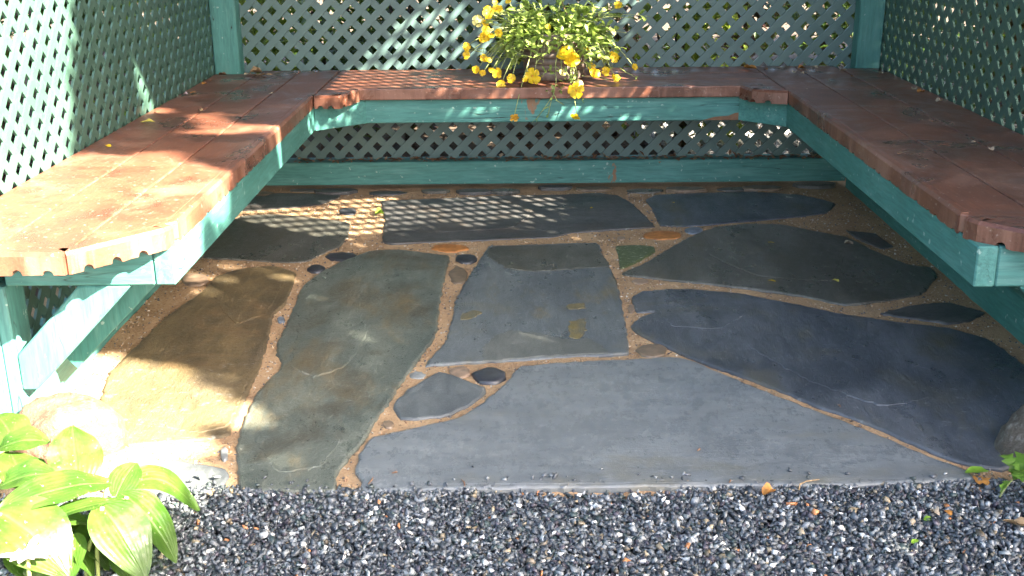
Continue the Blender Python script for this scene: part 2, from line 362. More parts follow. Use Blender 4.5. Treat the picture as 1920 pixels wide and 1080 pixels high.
stone('back', [(715, 378), (770, 375), (827, 373), (940, 368), (1050, 366), (1123, 363), (1160, 368), (1185, 381), (1207, 402), (1228, 426), (1150, 431), (1073, 438), (1033, 446), (923, 451), (830, 454), (735, 458), (716, 452), (721, 415)], BACK)
stone('backleft', [(330, 480), (440, 487), (535, 493), (577, 491), (608, 475), (636, 463), (655, 440), (655, 418), (600, 410), (520, 402), (455, 405), (400, 430)], OLIVE, .003)
stone('left', [(404, 520), (449, 506), (511, 499), (555, 512), (550, 532), (536, 570), (515, 590), (507, 614), (502, 645), (489, 690), (467, 734), (443, 788), (427, 819), (369, 828), (293, 832), (240, 838), (205, 800), (190, 750), (205, 700), (255, 650), (320, 588), (373, 552)], BROWN, .004)
stone('tall', [(600, 513), (645, 490), (692, 472), (751, 470), (843, 481), (840, 496), (832, 533), (822, 590), (820, 618), (811, 640), (786, 673), (771, 695), (746, 731), (728, 760), (709, 782), (695, 811), (673, 841), (644, 873), (631, 899), (628, 922), (540, 924), (450, 920), (445, 880), (442, 850), (444, 830), (458, 788), (484, 734), (520, 699), (527, 681), (518, 666), (519, 648), (536, 610), (551, 574), (567, 537)], GREEN, .005)
stone('centre', [(917, 463), (1010, 460), (1120, 457), (1130, 477), (1147, 507), (1160, 540), (1170, 593), (1177, 627), (1177, 665), (1073, 670), (973, 677), (873, 682), (797, 688), (807, 673), (837, 637), (848, 593), (853, 567), (870, 533), (893, 497), (907, 477)], MIDB, .005, label='blue grey flagstone with yellow stains')
stone('right', [(1165, 514), (1204, 497), (1251, 469), (1289, 447), (1339, 428), (1399, 421), (1462, 422), (1509, 431), (1591, 447), (1640, 472), (1700, 497), (1745, 503), (1757, 520), (1728, 553), (1670, 565), (1585, 574), (1509, 558), (1383, 540), (1257, 527), (1194, 520)], OLIVE, .005)
stone('rightlow', [(1185, 558), (1204, 548), (1289, 543), (1383, 551), (1478, 570), (1572, 589), (1700, 608), (1780, 617), (1853, 637), (1913, 680), (1975, 740), (1990, 850), (1880, 882), (1812, 873), (1747, 850), (1630, 800), (1513, 757), (1430, 723), (1308, 678), (1222, 640), (1191, 624), (1183, 612), (1196, 598), (1232, 586), (1196, 588), (1187, 575)], DARKB, .005)
stone('front', [(976, 690), (1080, 681), (1180, 677), (1255, 673), (1298, 679), (1408, 726), (1498, 761), (1618, 807), (1738, 857), (1806, 882), (1832, 904), (1700, 909), (1590, 913), (1260, 915), (1060, 917), (888, 920), (682, 925), (678, 905), (667, 888), (671, 855), (684, 837), (699, 822), (764, 808), (859, 786), (906, 757), (950, 718)], GREY, .006, label='largest pale blue grey flagstone')
stone('small', [(738, 759), (764, 731), (822, 699), (837, 700), (910, 728), (912, 739), (877, 764), (837, 781), (779, 788), (750, 786), (737, 768)], SMALLB, .004)
stone('topright', [(1210, 375), (1232, 366), (1320, 362), (1415, 360), (1500, 366), (1566, 381), (1550, 400), (1456, 411), (1383, 417), (1289, 425), (1238, 424), (1226, 400)], DARKB, .003)
stone('sliver', [(1585, 432), (1640, 438), (1675, 462), (1650, 466), (1610, 449)], BACK, .002, .012)
stone('sliver', [(1650, 588), (1713, 573), (1780, 567), (1847, 587), (1820, 603), (1780, 608), (1730, 601)], BACK, .003, .012)
stone('corner', [(250, 868), (330, 862), (425, 880), (430, 895), (415, 915), (330, 930), (245, 915)], SMALLB, .002)
stone('underl', [(380, 375), (520, 362), (640, 366), (600, 384), (460, 396)], BACK, .002)
def flake(host, px, th=.0012, m=None):
    """a raised leftover layer of the slate on its stone, with a broken edge"""
    o, zt, mat = FLAG[host]; d = densify([atz(*q).xy for q in px], .010, .0035, seed=len(px)+int(px[0][0]))
    if sum(d[i].x*d[(i+1) % len(d)].y-d[(i+1) % len(d)].x*d[i].y for i in range(len(d))) < 0: d.reverse()
    n = len(d); inn = []
    for i in range(n):
        t = d[(i+1) % n]-d[i-1]; nn = Vector((-t.y, t.x)); inn.append(d[i]+(nn.normalized() if nn.length else nn)*.0030)
    V = [(p.x, p.y, zt(p)-.001) for p in d]+[(p.x, p.y, zt(p)+th) for p in inn]
    F = [(i, (i+1) % n, n+(i+1) % n, n+i) for i in range(n)]
    for t in tessellate_polygon([[Vector(v) for v in V[n:]]]):
        a, b, c = (Vector(V[n+q]) for q in t); F.append(tuple(n+q for q in (t if (b-a).cross(c-a).z > 0 else t[::-1])))
    mesh('slate_layer', V, F, m or mat, o)
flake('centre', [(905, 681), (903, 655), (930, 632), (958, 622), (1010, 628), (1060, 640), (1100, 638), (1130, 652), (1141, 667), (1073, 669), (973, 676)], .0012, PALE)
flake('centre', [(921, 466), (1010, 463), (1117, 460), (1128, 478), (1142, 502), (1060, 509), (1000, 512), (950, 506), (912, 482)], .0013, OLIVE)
flake('centre', [(1066, 606), (1098, 600), (1100, 622), (1088, 640), (1068, 636)], .0008, OCHRE); flake('centre', [(1062, 574), (1096, 571), (1099, 582), (1064, 584)], .0006, OCHRE); flake('centre', [(866, 592), (890, 584), (906, 590), (884, 602), (864, 604)], .0006, OCHRE)
flake('tall', [(560, 610), (610, 575), (670, 580), (690, 630), (650, 690), (590, 712), (545, 690)]); flake('tall', [(480, 830), (540, 770), (600, 780), (640, 830), (600, 880), (520, 890)], .0012)
flake('left', [(300, 800), (370, 740), (440, 712), (470, 700), (455, 745), (430, 800), (370, 816)], .0013); flake('left', [(400, 560), (470, 530), (530, 535), (500, 590), (440, 610)])
flake('rightlow', [(1400, 650), (1520, 640), (1660, 680), (1740, 750), (1650, 765), (1520, 720)]); flake('rightlow', [(1230, 575), (1330, 570), (1400, 590), (1350, 620), (1260, 615)], .001)
flake('right', [(1330, 480), (1440, 455), (1580, 480), (1560, 530), (1420, 520)], .0012); flake('back', [(780, 405), (900, 385), (1000, 395), (960, 430), (800, 438)], .0013)
def blob(cu, cv, wu, hv, mat, rot=0., top=.004, seed=1, n=15, label=None):
    """a pebble set in the mortar: a low dome"""
    rr = random.Random(seed); c = atz(cu, cv); ex = (atz(cu+wu/2, cv)-c); ey = (atz(cu, cv-hv/2)-c)
    cs, sn = math.cos(rot), math.sin(rot); top *= .62; prof = [(1.0, -.012), (.985, top*.35), (.90, top*.8), (.62, top*1.), (.25, top*1.03)]
    V, F = [], []; rad = [1+rr.uniform(-.14, .12) for _ in range(n)]
    for s, z in prof:
        for k in range(n):
            a = 2*math.pi*k/n; x, y = math.cos(a)*rad[k]*s, math.sin(a)*rad[k]*s; x, y = x*cs-y*sn, x*sn+y*cs
            p = c+ex*x+ey*y; V.append((p.x, p.y, z+rr.uniform(-.0006, .0006)))
    for k in range(4):
        for i in range(n): F.append((k*n+i, k*n+(i+1) % n, (k+1)*n+(i+1) % n, (k+1)*n+i))
    F.append(tuple(4*n+i for i in range(n)))
    STONE_POLYS.append([tuple((c+ex*math.cos(t)+ey*math.sin(t)).xy) for t in np.linspace(0, 6, 9)])
    o = mesh('pebble', V, F, mat, patio, True)
    if label: o['label'] = label
    return o
for i, a in enumerate([(918, 705, 66, 28, 'dark', 0, .010), (876, 486, 42, 18, 'dark', 0, .009), (593, 505, 34, 14, 'dark', 0, .008), (640, 482, 58, 17, 'dark', .25, .008),
                       (652, 397, 36, 13, 'dark', 0, .008), (421, 852, 15, 26, 'grey', .2, .008), (859, 516, 34, 34, 'brown', .5, .004), (843, 465, 72, 14, 'rust', 0, .003),
                       (1242, 441, 72, 17, 'rust', 0, .003), (1301, 433, 34, 13, 'blue', 0, .008), (1222, 657, 58, 26, 'brown', -.2, .004), (862, 698, 40, 22, 'tan', 0, .003),
                       (783, 704, 30, 14, 'grey', .2, .003), (728, 796, 22, 14, 'brown', .3, .004), (364, 525, 52, 24, 'tan', .2, .006), (527, 600, 15, 12, 'blue', 0, .006),
                       (1184, 580, 14, 18, 'tan', 0, .004), (1200, 528, 30, 9, 'tan', 0, .002), (1165, 447, 16, 7, 'tan', 0, .003)]):
    blob(a[0], a[1], a[2], a[3], PEB[a[4]], a[5], a[6], i+3)
stone('pebble', [(1153, 463), (1190, 460), (1226, 463), (1229, 472), (1205, 487), (1188, 495), (1163, 504), (1158, 480)], PEB['moss'], .003, .012, .001, label='mossy green flecked triangular stone')
# rough stones under the rear sill
for k in range(14):
    x = -1.0+k*.16+random.uniform(-.04, .04); y = 4.14+random.uniform(-.03, .03); r = random.uniform(.04, .075)
    stone('edge', [(x+r*math.cos(a)*1.25, y+r*.55*math.sin(a)) for a in np.linspace(0, 5.4, 7)+random.random()], random.choice([BACK, OLIVE, PEB['brown']]), random.uniform(.004, .014), .02, .004, world=True)

def inside(p, poly):
    c = False; n = len(poly)
    for i in range(n):
        a, b = poly[i], poly[i-1]
        if (a[1] > p[1]) != (b[1] > p[1]) and p[0] < (b[0]-a[0])*(p[1]-a[1])/(b[1]-a[1])+a[0]: c = not c
    return c
BOXV = np.array([(x, y, z) for z in (-1, 1) for y in (-1, 1) for x in (-1, 1)], float)
BOXF = np.array([(0, 2, 3, 1), (4, 5, 7, 6), (0, 1, 5, 4), (2, 6, 7, 3), (0, 4, 6, 2), (1, 3, 7, 5)])
def chips(name, pos, size, cols, mat, flat=.6, parent=None):
    n = len(pos); v = BOXV[None]*(1+rng.uniform(-.75, .30, (n, 8, 3)))
    sc = size[:, None]*np.stack([rng.uniform(.65, 1.35, n), rng.uniform(.5, 1.0, n), rng.uniform(.35, .8, n)*flat/.6], 1)
    v = v*sc[:, None, :]
    q = rng.normal(size=(n, 4)); q /= np.linalg.norm(q, axis=1)[:, None]; a, b, c, d = q.T
    M = np.stack([1-2*(c*c+d*d), 2*(b*c-a*d), 2*(b*d+a*c), 2*(b*c+a*d), 1-2*(b*b+d*d), 2*(c*d-a*b), 2*(b*d-a*c), 2*(c*d+a*b), 1-2*(b*b+c*c)], 1).reshape(n, 3, 3)
    v = np.einsum('nij,nkj->nki', M, v)+pos[:, None, :]
    me = bpy.data.meshes.new(name); nv = n*8
    me.vertices.add(nv); me.vertices.foreach_set('co', v.reshape(-1).astype('f'))
    f = (BOXF[None]+(np.arange(n)*8)[:, None, None]).reshape(-1, 4)
    me.loops.add(len(f)*4); me.loops.foreach_set('vertex_index', f.reshape(-1).astype('i'))
    me.polygons.add(len(f)); me.polygons.foreach_set('loop_start', np.arange(0, len(f)*4, 4, dtype='i'))
    at = me.attributes.new('Col', 'FLOAT_COLOR', 'POINT')
    cc = np.ones((nv, 4), 'f'); cc[:, :3] = np.repeat(cols, 8, 0); at.data.foreach_set('color', cc.reshape(-1))
    me.materials.append(mat); me.update(calc_edges=True); me.validate()
    o = bpy.data.objects.new(name, me); COL.objects.link(o)
    if parent: o.parent = parent
    o['kind'] = 'stuff'; return o
# grit lying in the joints (part of the patio)
gp = []
while len(gp) < 5200:
    p = (random.uniform(-1.05, 1.2), random.uniform(1.85, 4.1))
    if not any(inside(p, s) for s in STONE_POLYS): gp.append((p[0], p[1], mort_z(*p)+.0002))
pal = np.array([(.30, .20, .12), (.42, .32, .22), (.12, .08, .06), (.08, .08, .09), (.5, .45, .38), (.24, .14, .08)])
chips('joint_grit', np.array(gp), rng.uniform(.0010, .0034, len(gp)), pal[rng.integers(0, 6, len(gp))], GRAVEL, parent=patio)

# gravel path
GZ = -.012
V = [(-40, -30, GZ-.012), (40, -30, GZ-.012), (40, 1.865, GZ-.012), (-40, 1.865, GZ-.012)]
mesh('gravel_bed', V, [(0, 1, 2, 3)], GBASE)['kind'] = 'structure'
def gedge(x): return 1.880-.016*(x < -.15)-.012*np.exp(-((x+.18)/.07)**2)+.005*np.sin(x*9)+.004*np.sin(x*31+1)
def gravel(name, n, x0, x1, y0, y1, s0, s1, layer):
    p = np.stack([rng.uniform(x0, x1, n), rng.uniform(y0, y1, n)], 1)
    lim = gedge(p[:, 0])+rng.normal(0, .006, n); p = p[p[:, 1] < lim]; n = len(p)
    z = GZ+layer+rng.uniform(-.004, .004, n)+.004*np.sin(p[:, 0]*6+p[:, 1]*9)
    base = np.array([(.030, .036, .045), (.055, .065, .078), (.10, .115, .13), (.17, .19, .20), (.030, .045, .048), (.045, .042, .055), (.26, .28, .29), (.62, .60, .56), (.20, .17, .12), (.36, .16, .07), (.10, .085, .065)])
    wt = np.array([.20, .25, .20, .10, .09, .08, .035, .024, .025, .006, .014]); wt /= wt.sum()
    k = rng.choice(len(base), n, p=wt); c = base[k]*np.array([1.42, 1.38, 1.34])*rng.uniform(.7, 1.4, n)[:, None]
    return chips(name, np.c_[p, z], rng.uniform(s0, s1, n), np.clip(c, 0, .8), GRAVEL, .55)
gravel('gravel', 36000, -1.05, 1.05, 1.40, 1.90, .0028, .0068, 0.)
gravel('gravel', 16000, -1.05, 1.05, 1.40, 1.90, .0024, .0076, .005)
gravel('gravel', 26000, -3.2, 3.2, .2, 1.42, .006, .012, 0.)
gravel('gravel', 5000, -2.6, -1.05, 1.40, 1.9, .006, .012, 0.); gravel('gravel', 5000, 1.05, 2.6, 1.40, 1.9, .006, .012, 0.)

n = 3600; px_ = rng.uniform(-.66, 1.0, n); py_ = gedge(px_)-.006+rng.normal(0, .006, n); py_ = np.where(np.arange(n) < 55, gedge(px_)+rng.exponential(.016, n), py_)
pz_ = np.where(np.arange(n) < 55, .0085, -.004+rng.uniform(-.004, .006, n))
gb = np.array([(.05, .058, .068), (.09, .10, .115), (.15, .165, .175), (.05, .065, .065), (.32, .33, .33), (.22, .18, .12)])
chips('gravel', np.c_[px_, py_, pz_], rng.uniform(.0026, .0062, n), gb[rng.choice(6, n, p=[.3, .3, .2, .12, .04, .04])]*1.2, GRAVEL, .55)

# ------------------------------------------------------------------ lattice walls, posts, sills
DG = .0722; SW = .0265; ST = .0072
def lattice(parent, plane, p0, sgn, a0, a1, z0, z1, c1, c2, mat, SW=.0255, ST=.0078, OFF=.0082):
    """crossing slats in the vertical plane X=p0 or Y=p0; sgn = direction away from the room. One object per slat."""
    for fam, (c, dirn) in enumerate(((c1, 1), (c2, -1))):
        d0 = p0+sgn*(fam*OFF); d1 = d0+sgn*ST
        lo = (a0-z1 if dirn == 1 else a0+z0); hi = (a1-z0 if dirn == 1 else a1+z1)
        k = math.ceil((lo-c)/DG)
        while c+k*DG < hi:
            q = c+k*DG; k += 1
            # line a = q + dirn*z
            zz = sorted(((a0-q)*dirn, (a1-q)*dirn)); za, zb = max(z0, zz[0]), min(z1, zz[1])
            if zb-za < .02: continue
            A = Vector((q+dirn*za, za)); B = Vector((q+dirn*zb, zb)); t = (B-A).normalized(); nn = Vector((-t.y, t.x))*SW/2
            ring = [A-nn, B-nn, B+nn, A+nn]; j0, j1 = d0+random.uniform(-.0004, .0004), d1
            cor = [(p.x, j0, p.y) for p in ring]+[(p.x, j1, p.y) for p in ring]
            if plane == 'x': cor = [(b, a, z) for a, b, z in cor]
            F = [(0, 1, 2, 3), (7, 6, 5, 4), (0, 4, 5, 1), (1, 5, 6, 2), (2, 6, 7, 3), (3, 7, 4, 0)]
            mesh('slat', cor, F, mat, parent)
TOPZ = 2.26
bw = empty('lattice_wall', (.085, 4.23, 0), 'rear lattice wall of crossed blue green slats behind the flower pot', 'lattice wall', 'lattice walls round the seat')
lattice(bw, 'y', 4.228, 1, -1.05, 1.225, .105, TOPZ, -.783+DG/2, -.333+DG/2, LAT)
box('sill', -1.043, 1.207, 4.168, 4.262, .020, .107, PX, bw)
PY0 = 4.154
def post(name, x0, x1, y0, y1, z0, z1, parent): return bm_out(name, prism_bm([(x0, y0), (x1, y0), (x1, y1), (x0, y1)], z0, z1, .004), PZ, parent)
post('post', -1.126, -1.034, PY0, PY0+.072, .108, TOPZ, bw); post('post', 1.204, 1.292, PY0, PY0+.072, .108, TOPZ, bw)
deb = MB()
for _ in range(420):
    x = random.uniform(-1.0, 1.18); d = rvec(); d.z *= .2; V, F = leaf_quad(Vector((x, random.uniform(4.176, 4.222), .1085+random.uniform(0, .003))), d, Vector((0, 0, 1)), random.uniform(.012, .04), random.uniform(.008, .02), .2, .05); deb.add(V, F, random.choice((0, 0, 1)))
deb.build('sill_litter', [DRY[1], DRY[0]], bw)['kind'] = 'stuff'
lw = empty('lattice_wall', (-1.12, 3.1, 0), 'sun dappled green lattice wall behind the bench with chipped front edge', 'lattice wall', 'lattice walls round the seat')
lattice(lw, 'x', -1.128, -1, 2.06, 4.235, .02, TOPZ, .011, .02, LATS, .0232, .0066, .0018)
box('sill', -1.155, -1.043, 2.18, 4.166, -.01, .102, PY, lw)
post('post', -1.138, -1.046, 2.085, 2.175, -.01, TOPZ, lw); box('post_cladding', -1.0455, -1.0195, 2.088, 2.172, -.01, .324, PZ, lw)
rw = empty('lattice_wall', (1.285, 3.1, 0), 'shaded dark green lattice wall behind the bench dotted with water drops', 'lattice wall', 'lattice walls round the seat')
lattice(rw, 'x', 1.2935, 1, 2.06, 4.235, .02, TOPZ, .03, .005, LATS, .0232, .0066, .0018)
box('sill', 1.207, 1.320, 2.18, 4.166, -.01, .102, PY, rw)
post('post', 1.204, 1.292, 2.085, 2.175, -.01, TOPZ, rw)
box('post_shadow_board', 1.215, 1.245, 1.80, 2.083, -.01, TOPZ, PZ, rw)  # unseen board added to widen the post's shadow on the floor

# ------------------------------------------------------------------ the U-shaped bench
bench = empty('corner_bench', (.085, 3.2, 0), 'three sided bench of red stained boards on a teal frame round the flagstones', 'bench')
ZS, ZT = .443, .405
def notched(poly, edges, notches, z0, z1, mat, parent, label=None):
    """a board with small scallops bitten out of the lower arris of some of its edges"""
    bm = prism_bm(poly, z0, z1, .005, seg=2)
    o = bm_out('seat_board', bm, mat, parent)
    return o
def scallop_rim(parent, pts, bites, mat, depth=.03, bh=.0105):
    """scalloped lip: pts = plan polyline, bites = positions (m along the line) of the half round bites"""
    L = [0.]; P = [Vector(p) for p in pts]
    for a, b in zip(P, P[1:]): L.append(L[-1]+(b-a).length)
    tot = L[-1]; ss = set(np.linspace(0, tot, int(tot/.008)+2)) | set(L)
    for b in bites: ss |= {b+d for d in np.linspace(-.0105, .0105, 9)}
    ss = sorted(s for s in ss if 0 <= s <= tot)
    def at(s):
        for i in range(len(P)-1):
            if s <= L[i+1]+1e-9:
                t = (P[i+1]-P[i]).normalized(); return P[i]+t*(s-L[i]), t
        return P[-1], (P[-1]-P[-2]).normalized()
    V, F = [], []
    for s in ss:
        p, t = at(s); nn = Vector((-t.y, t.x))        # inward is to the left of travel
        lift = 0.
        for b in bites:
            if abs(s-b) <= .0105: lift = max(lift, bh*math.sqrt(max(0, 1-((s-b)/.0105)**2)))
        lift += -.0015+.0022*noise.noise((s*60, b if bites else 0, 1))
        zl = ZT-.002+lift
        o, i_ = p, p+nn*depth
        o2 = p+nn*.005
        for q, z in ((o, zl), (o, ZS-.006), (o2, ZS+.0012), (i_, ZS+.0012), (i_, zl)): V.append((q.x, q.y, z))
    for k in range(len(ss)-1):
        for j in range(5):
            a, b = k*5+j, k*5+(j+1) % 5; F.append((a, a+5, b+5, b))
    F.append((0, 1, 2, 3, 4)); n = (len(ss)-1)*5; F.append((n+4, n+3, n+2, n+1, n))
    o = mesh('scalloped_edge', V, F, mat, parent)
    for p in o.data.polygons: p.use_smooth = False
    return o
FR = 1.925
def sboard(poly, mat): return bm_out('seat_board', prism_bm(poly, ZT, ZS, .0035, seg=2), mat, bench)
# left arm
sboard([(-1.1265, FR+.031), (-.9695, FR+.031), (-.9695, 4.150), (-1.1265, 4.150)], SY)
sboard([(-.9655, FR+.031), (-.8245, FR+.031), (-.8245, 4.2265), (-.9655, 4.2265)], SY)
b = sboard([(-.8205, FR+.046), (-.7135, 2.106), (-.680, 2.139), (-.700, 2.14), (-.700, 3.63), (-.680, 3.64), (-.680, 4.2265), (-.8205, 4.2265)], SY)
scallop_rim(bench, [(-1.1265, FR), (-.9695, FR)], [.05, .10], SY); scallop_rim(bench, [(-.9655, FR), (-.8245, FR)], [.052, .108], SY)
scallop_rim(bench, [(-.8205, FR+.004), (-.690, 2.078), (-.680, 2.105)], [.038, .095, .15], SY)
scallop_rim(bench, [(-.680, 2.142), (-.680, 3.63)], [.03+.047*k+random.uniform(-.019, .019) for k in range(31) if random.random() < .5], SY, .019, .004)
# right arm
sboard([(1.2915, FR+.051), (1.1465, FR+.051), (1.1465, 4.150), (1.2915, 4.150)], SY)
sboard([(1.1425, FR+.051), (.9985, FR+.051), (.9985, 4.2265), (1.1425, 4.2265)], SY)
sboard([(.9945, FR+.063), (.8825, 2.116), (.850, 2.149), (.870, 2.15), (.870, 3.63), (.850, 3.64), (.850, 4.2265), (.9945, 4.2265)], SY)
scallop_rim(bench, [(.850, 2.12), (.862, 2.085), (.9945, FR+.024)], [.085, .14], SY)
scallop_rim(bench, [(.9985, FR+.02), (1.1425, FR+.02)], [.03, .09], SY); scallop_rim(bench, [(1.1465, FR+.02), (1.2915, FR+.02)], [.05, .1], SY)
scallop_rim(bench, [(.850, 3.63), (.850, 2.152)], [.03+.047*k+random.uniform(-.019, .019) for k in range(31) if random.random() < .5], SY, .019, .004)
# back
for y0, y1 in ((3.772, 3.918), (3.921, 4.067), (4.070, 4.2265)):
    sboard([(-.676, y0), (.846, y0), (.846, y1), (-.676, y1)], SX)
bm_out('corner_filler', prism_bm([(-.676, 3.770), (-.676, 3.672), (-.606, 3.662), (-.580, 3.770)], ZT, ZS, .002), SX, bench)
scallop_rim(bench, [(-.676, 3.640), (-.592, 3.630), (-.548, 3.768)], [.020, .055, .115], SX)
bm_out('corner_filler', prism_bm([(.846, 3.770), (.846, 3.672), (.768, 3.700), (.750, 3.770)], ZT, ZS, .002), SX, bench)
scallop_rim(bench, [(.716, 3.768), (.740, 3.684), (.846, 3.640)], [.05, .09, .14], SX)
# teal frame
ZB, ZTT = .326, ZT-.001
box('apron', -.722, -.682, 2.090, 3.700, ZB, ZTT, PY, bench); box('apron', .854, .894, 2.050, 3.700, ZB-.003, ZTT, PY, bench)
box('apron', -1.018, -.7235, 2.090, 2.130, ZB, ZTT, PX, bench); box('apron', .8955, 1.203, 2.052, 2.090, ZB-.003, ZTT, PX, bench)
box('apron', -.560, .750, 3.797, 3.837, ZB-.003, ZTT, PX, bench)
for a, b in (((-.6815, 3.6685), (-.530, 3.7965)), ((.720, 3.7965), (.8535, 3.6685))):
    a, b = Vector(a), Vector(b); t = (b-a).normalized(); nn = Vector((-t.y, t.x))*.038
    bm_out('corner_apron', prism_bm([a, b, b+nn, a+nn], ZB-.003, ZTT, .002), PX, bench)
def brace(x_top, z_top, x_bot, z_bot, wid, y0, y1, sgn):
    # outline in the (x,z) plane: upper edge to lower edge, level cut at the foot
    pl = [(x_top, z_top), (x_top-sgn*wid*1.414, z_top), (x_bot, z_bot+.075), (x_bot, z_bot), (x_bot+sgn*.03, z_bot)]
    return bm_out('brace', prism_bm(pl, y0, y1, .003, axis='y'), PZ, bench)
brace(-.772, ZB-.0015, -1.0185, .1035, .074, 2.092, 2.130, 1)
brace(.944, ZB-.0045, 1.2025, .1035, .074, 2.054, 2.090, -1)
bm_out('brace', prism_bm([(-.815, .3255), (-.725, .3255), (-.982, .070), (-1.010, .102)], 2.28, 2.318, .002, axis='y'), PZ, bench)

BARE = simple('bare_weathered_wood', (.17, .085, .042), .7)
for px, y in (([(1318, 226), (1340, 219), (1366, 217), (1378, 212), (1391, 210), (1391, 226.5)], 3.7957), ):
    q = [aty(u, v, y) for u, v in px]; V = [(p.x, y, max(p.z, ZB-.002)) for p in q]; V += [(v[0], y+.003, v[2]) for v in V]; n = len(px)
    mesh('bare_patch', V, [tuple(range(n))]+[(i, i+n, (i+1) % n+n, (i+1) % n) for i in range(n)], BARE, bench)
# ------------------------------------------------------------------ roof over the arbor (out of frame, shades the seat)
roof = empty('arbor_roof', (.085, 3.1, 2.3), 'flat boarded roof carried on the posts over the seat', 'roof')
box('beam', -1.25, 1.42, 2.08, 2.17, TOPZ, TOPZ+.14, PX, roof); box('beam', -1.25, 1.42, 4.15, 4.24, TOPZ, TOPZ+.14, PX, roof)
for k in range(17):
    y = 1.90+k*.152; box('plank', -1.40, 1.57, y, y+.146, TOPZ+.141, TOPZ+.165, PX, roof, .002)

# ------------------------------------------------------------------ leaves and shrubs
def shrub(name, loc, rad, hgt, n, mat, size, label, cat='shrub', group='shrubs behind the lattice'):
    n = int(n*1.5); size *= 1.15
    o = empty(name, loc, label, cat, group); c = Vector(loc)
    mb = MB(); cl = [c+Vector((random.gauss(0, .45)*rad, random.gauss(0, .45)*rad, hgt*random.uniform(.08, 1.))) for _ in range(16)]
    for _ in range(n):
        p = random.choice(cl)+Vector((random.gauss(0, 1), random.gauss(0, 1), random.gauss(0, .9)))*rad*.22
        if p.z < .02: p.z = random.uniform(.02, .2)
        d = rvec(); d.z = d.z*.5-.1; V, F = leaf_quad(p, d, Vector((0, 0, 1)), size*random.uniform(.6, 1.3), size*.5*random.uniform(.7, 1.2)); mb.add(V, F)
    mb.build('foliage', mat, o)
    for k in range(4):
        a = random.uniform(0, 6.28); q = c+Vector((math.cos(a), math.sin(a), 0))*rad*.5+Vector((0, 0, hgt*.8))
        V, F = tube([c+Vector((0, 0, -.07)), c.lerp(q, .5)+Vector((0, 0, .05)), q], [.014, .010, .004], 5); mesh('stem', V, F, BARK, o, True)
    return o
SH_ = [((-1.35, 5.0, -.06), .42, 1.0, 1500, L_LIME, .055, 'lime leaved shrub close behind the rear left corner post'),
       ((-.55, 5.35, -.06), .45, 1.3, 1500, L_DARK, .06, 'dark leaved shrub behind the rear lattice left of the flower pot'),
       ((.15, 5.6, -.06), .45, 1.5, 1500, L_PURP, .06, 'purple brown shrub straight behind the flower pot'),
       ((.72, 5.1, -.06), .30, .75, 1100, L_LIME, .05, 'yellow green shrub low behind the rear lattice right of the flower pot'),
       ((1.55, 5.7, -.06), .45, 1.4, 1500, L_DARK, .06, 'dark shrub behind the rear right corner post'),
       ((-1.95, 2.9, -.06), .40, 1.4, 1400, L_DARK, .06, 'dark shrub outside the sunlit side lattice near its middle'),
       ((-1.85, 3.9, -.06), .40, 1.2, 1400, L_PURP, .055, 'purple leaved shrub outside the sunlit side lattice near the rear'),
       ((-2.1, 2.1, -.06), .35, 1.0, 1000, L_LIME, .055, 'lime shrub outside the front end of the sunlit lattice'),
       ((2.15, 3.1, -.06), .42, 1.5, 1500, L_DARK, .06, 'dark shrub outside the shaded side lattice near its middle'),
       ((1.95, 4.1, -.06), .36, 1.1, 1200, L_PURP, .055, 'purple brown shrub outside the shaded side lattice near the rear'),
       ((2.05, 2.4, -.06), .30, .8, 900, L_LIME, .05, 'lime shrub outside the front end of the shaded lattice')]
SH_ += [((-2.3, 6.2, -.06), .6, 1.3, 1500, L_DARK, .09, 'wide dark shrub farther back beyond the rear left corner'), ((-1.1, 6.6, -.06), .6, 1.2, 1500, L_DARK, .09, 'wide dark shrub farther back left of the pot'),
        ((.1, 6.7, -.06), .6, 1.1, 1500, L_LIME, .08, 'olive shrub farthest back behind the pot'), ((1.3, 6.9, -.06), .5, 1.0, 1200, L_PURP, .08, 'purple shrub beyond the pale gravel'), ((2.5, 6.3, -.06), .6, 1.3, 1500, L_DARK, .09, 'wide dark shrub farther back beyond the rear right corner')]
for a in SH_: shrub('shrub', *a)
def hedge(x0, x1, y0, y1, hgt, n, label):
    o = empty('hedge', ((x0+x1)/2, (y0+y1)/2, -.06), label, 'hedge', 'hedges round the garden'); mb = MB()
    for _ in range(n):
        p = Vector((random.uniform(x0, x1), random.uniform(y0, y1), random.uniform(-.04, hgt)*random.uniform(.85, 1.05)))
        V, F = leaf_quad(p, rvec(), Vector((0, 0, 1)), random.uniform(.10, .17), random.uniform(.06, .10)); mb.add(V, F)
    mb.build('foliage', L_DARK, o)
    V, F = tube([((x0+x1)/2, (y0+y1)/2, -.07), ((x0+x1)/2, (y0+y1)/2, hgt*.9)], [.04, .02], 6); mesh('stem', V, F, BARK, o)
hedge(-4, 4.5, 7.6, 8.3, 2.4, 5200, 'tall dark hedge across the far end of the garden')
hedge(-4.0, -3.3, .5, 7.4, 2.4, 4200, 'tall dark hedge beyond the sunlit side lattice')
hedge(3.6, 4.2, 2.2, 7.4, 1.9, 3600, 'tall dark hedge beyond the shaded side lattice')
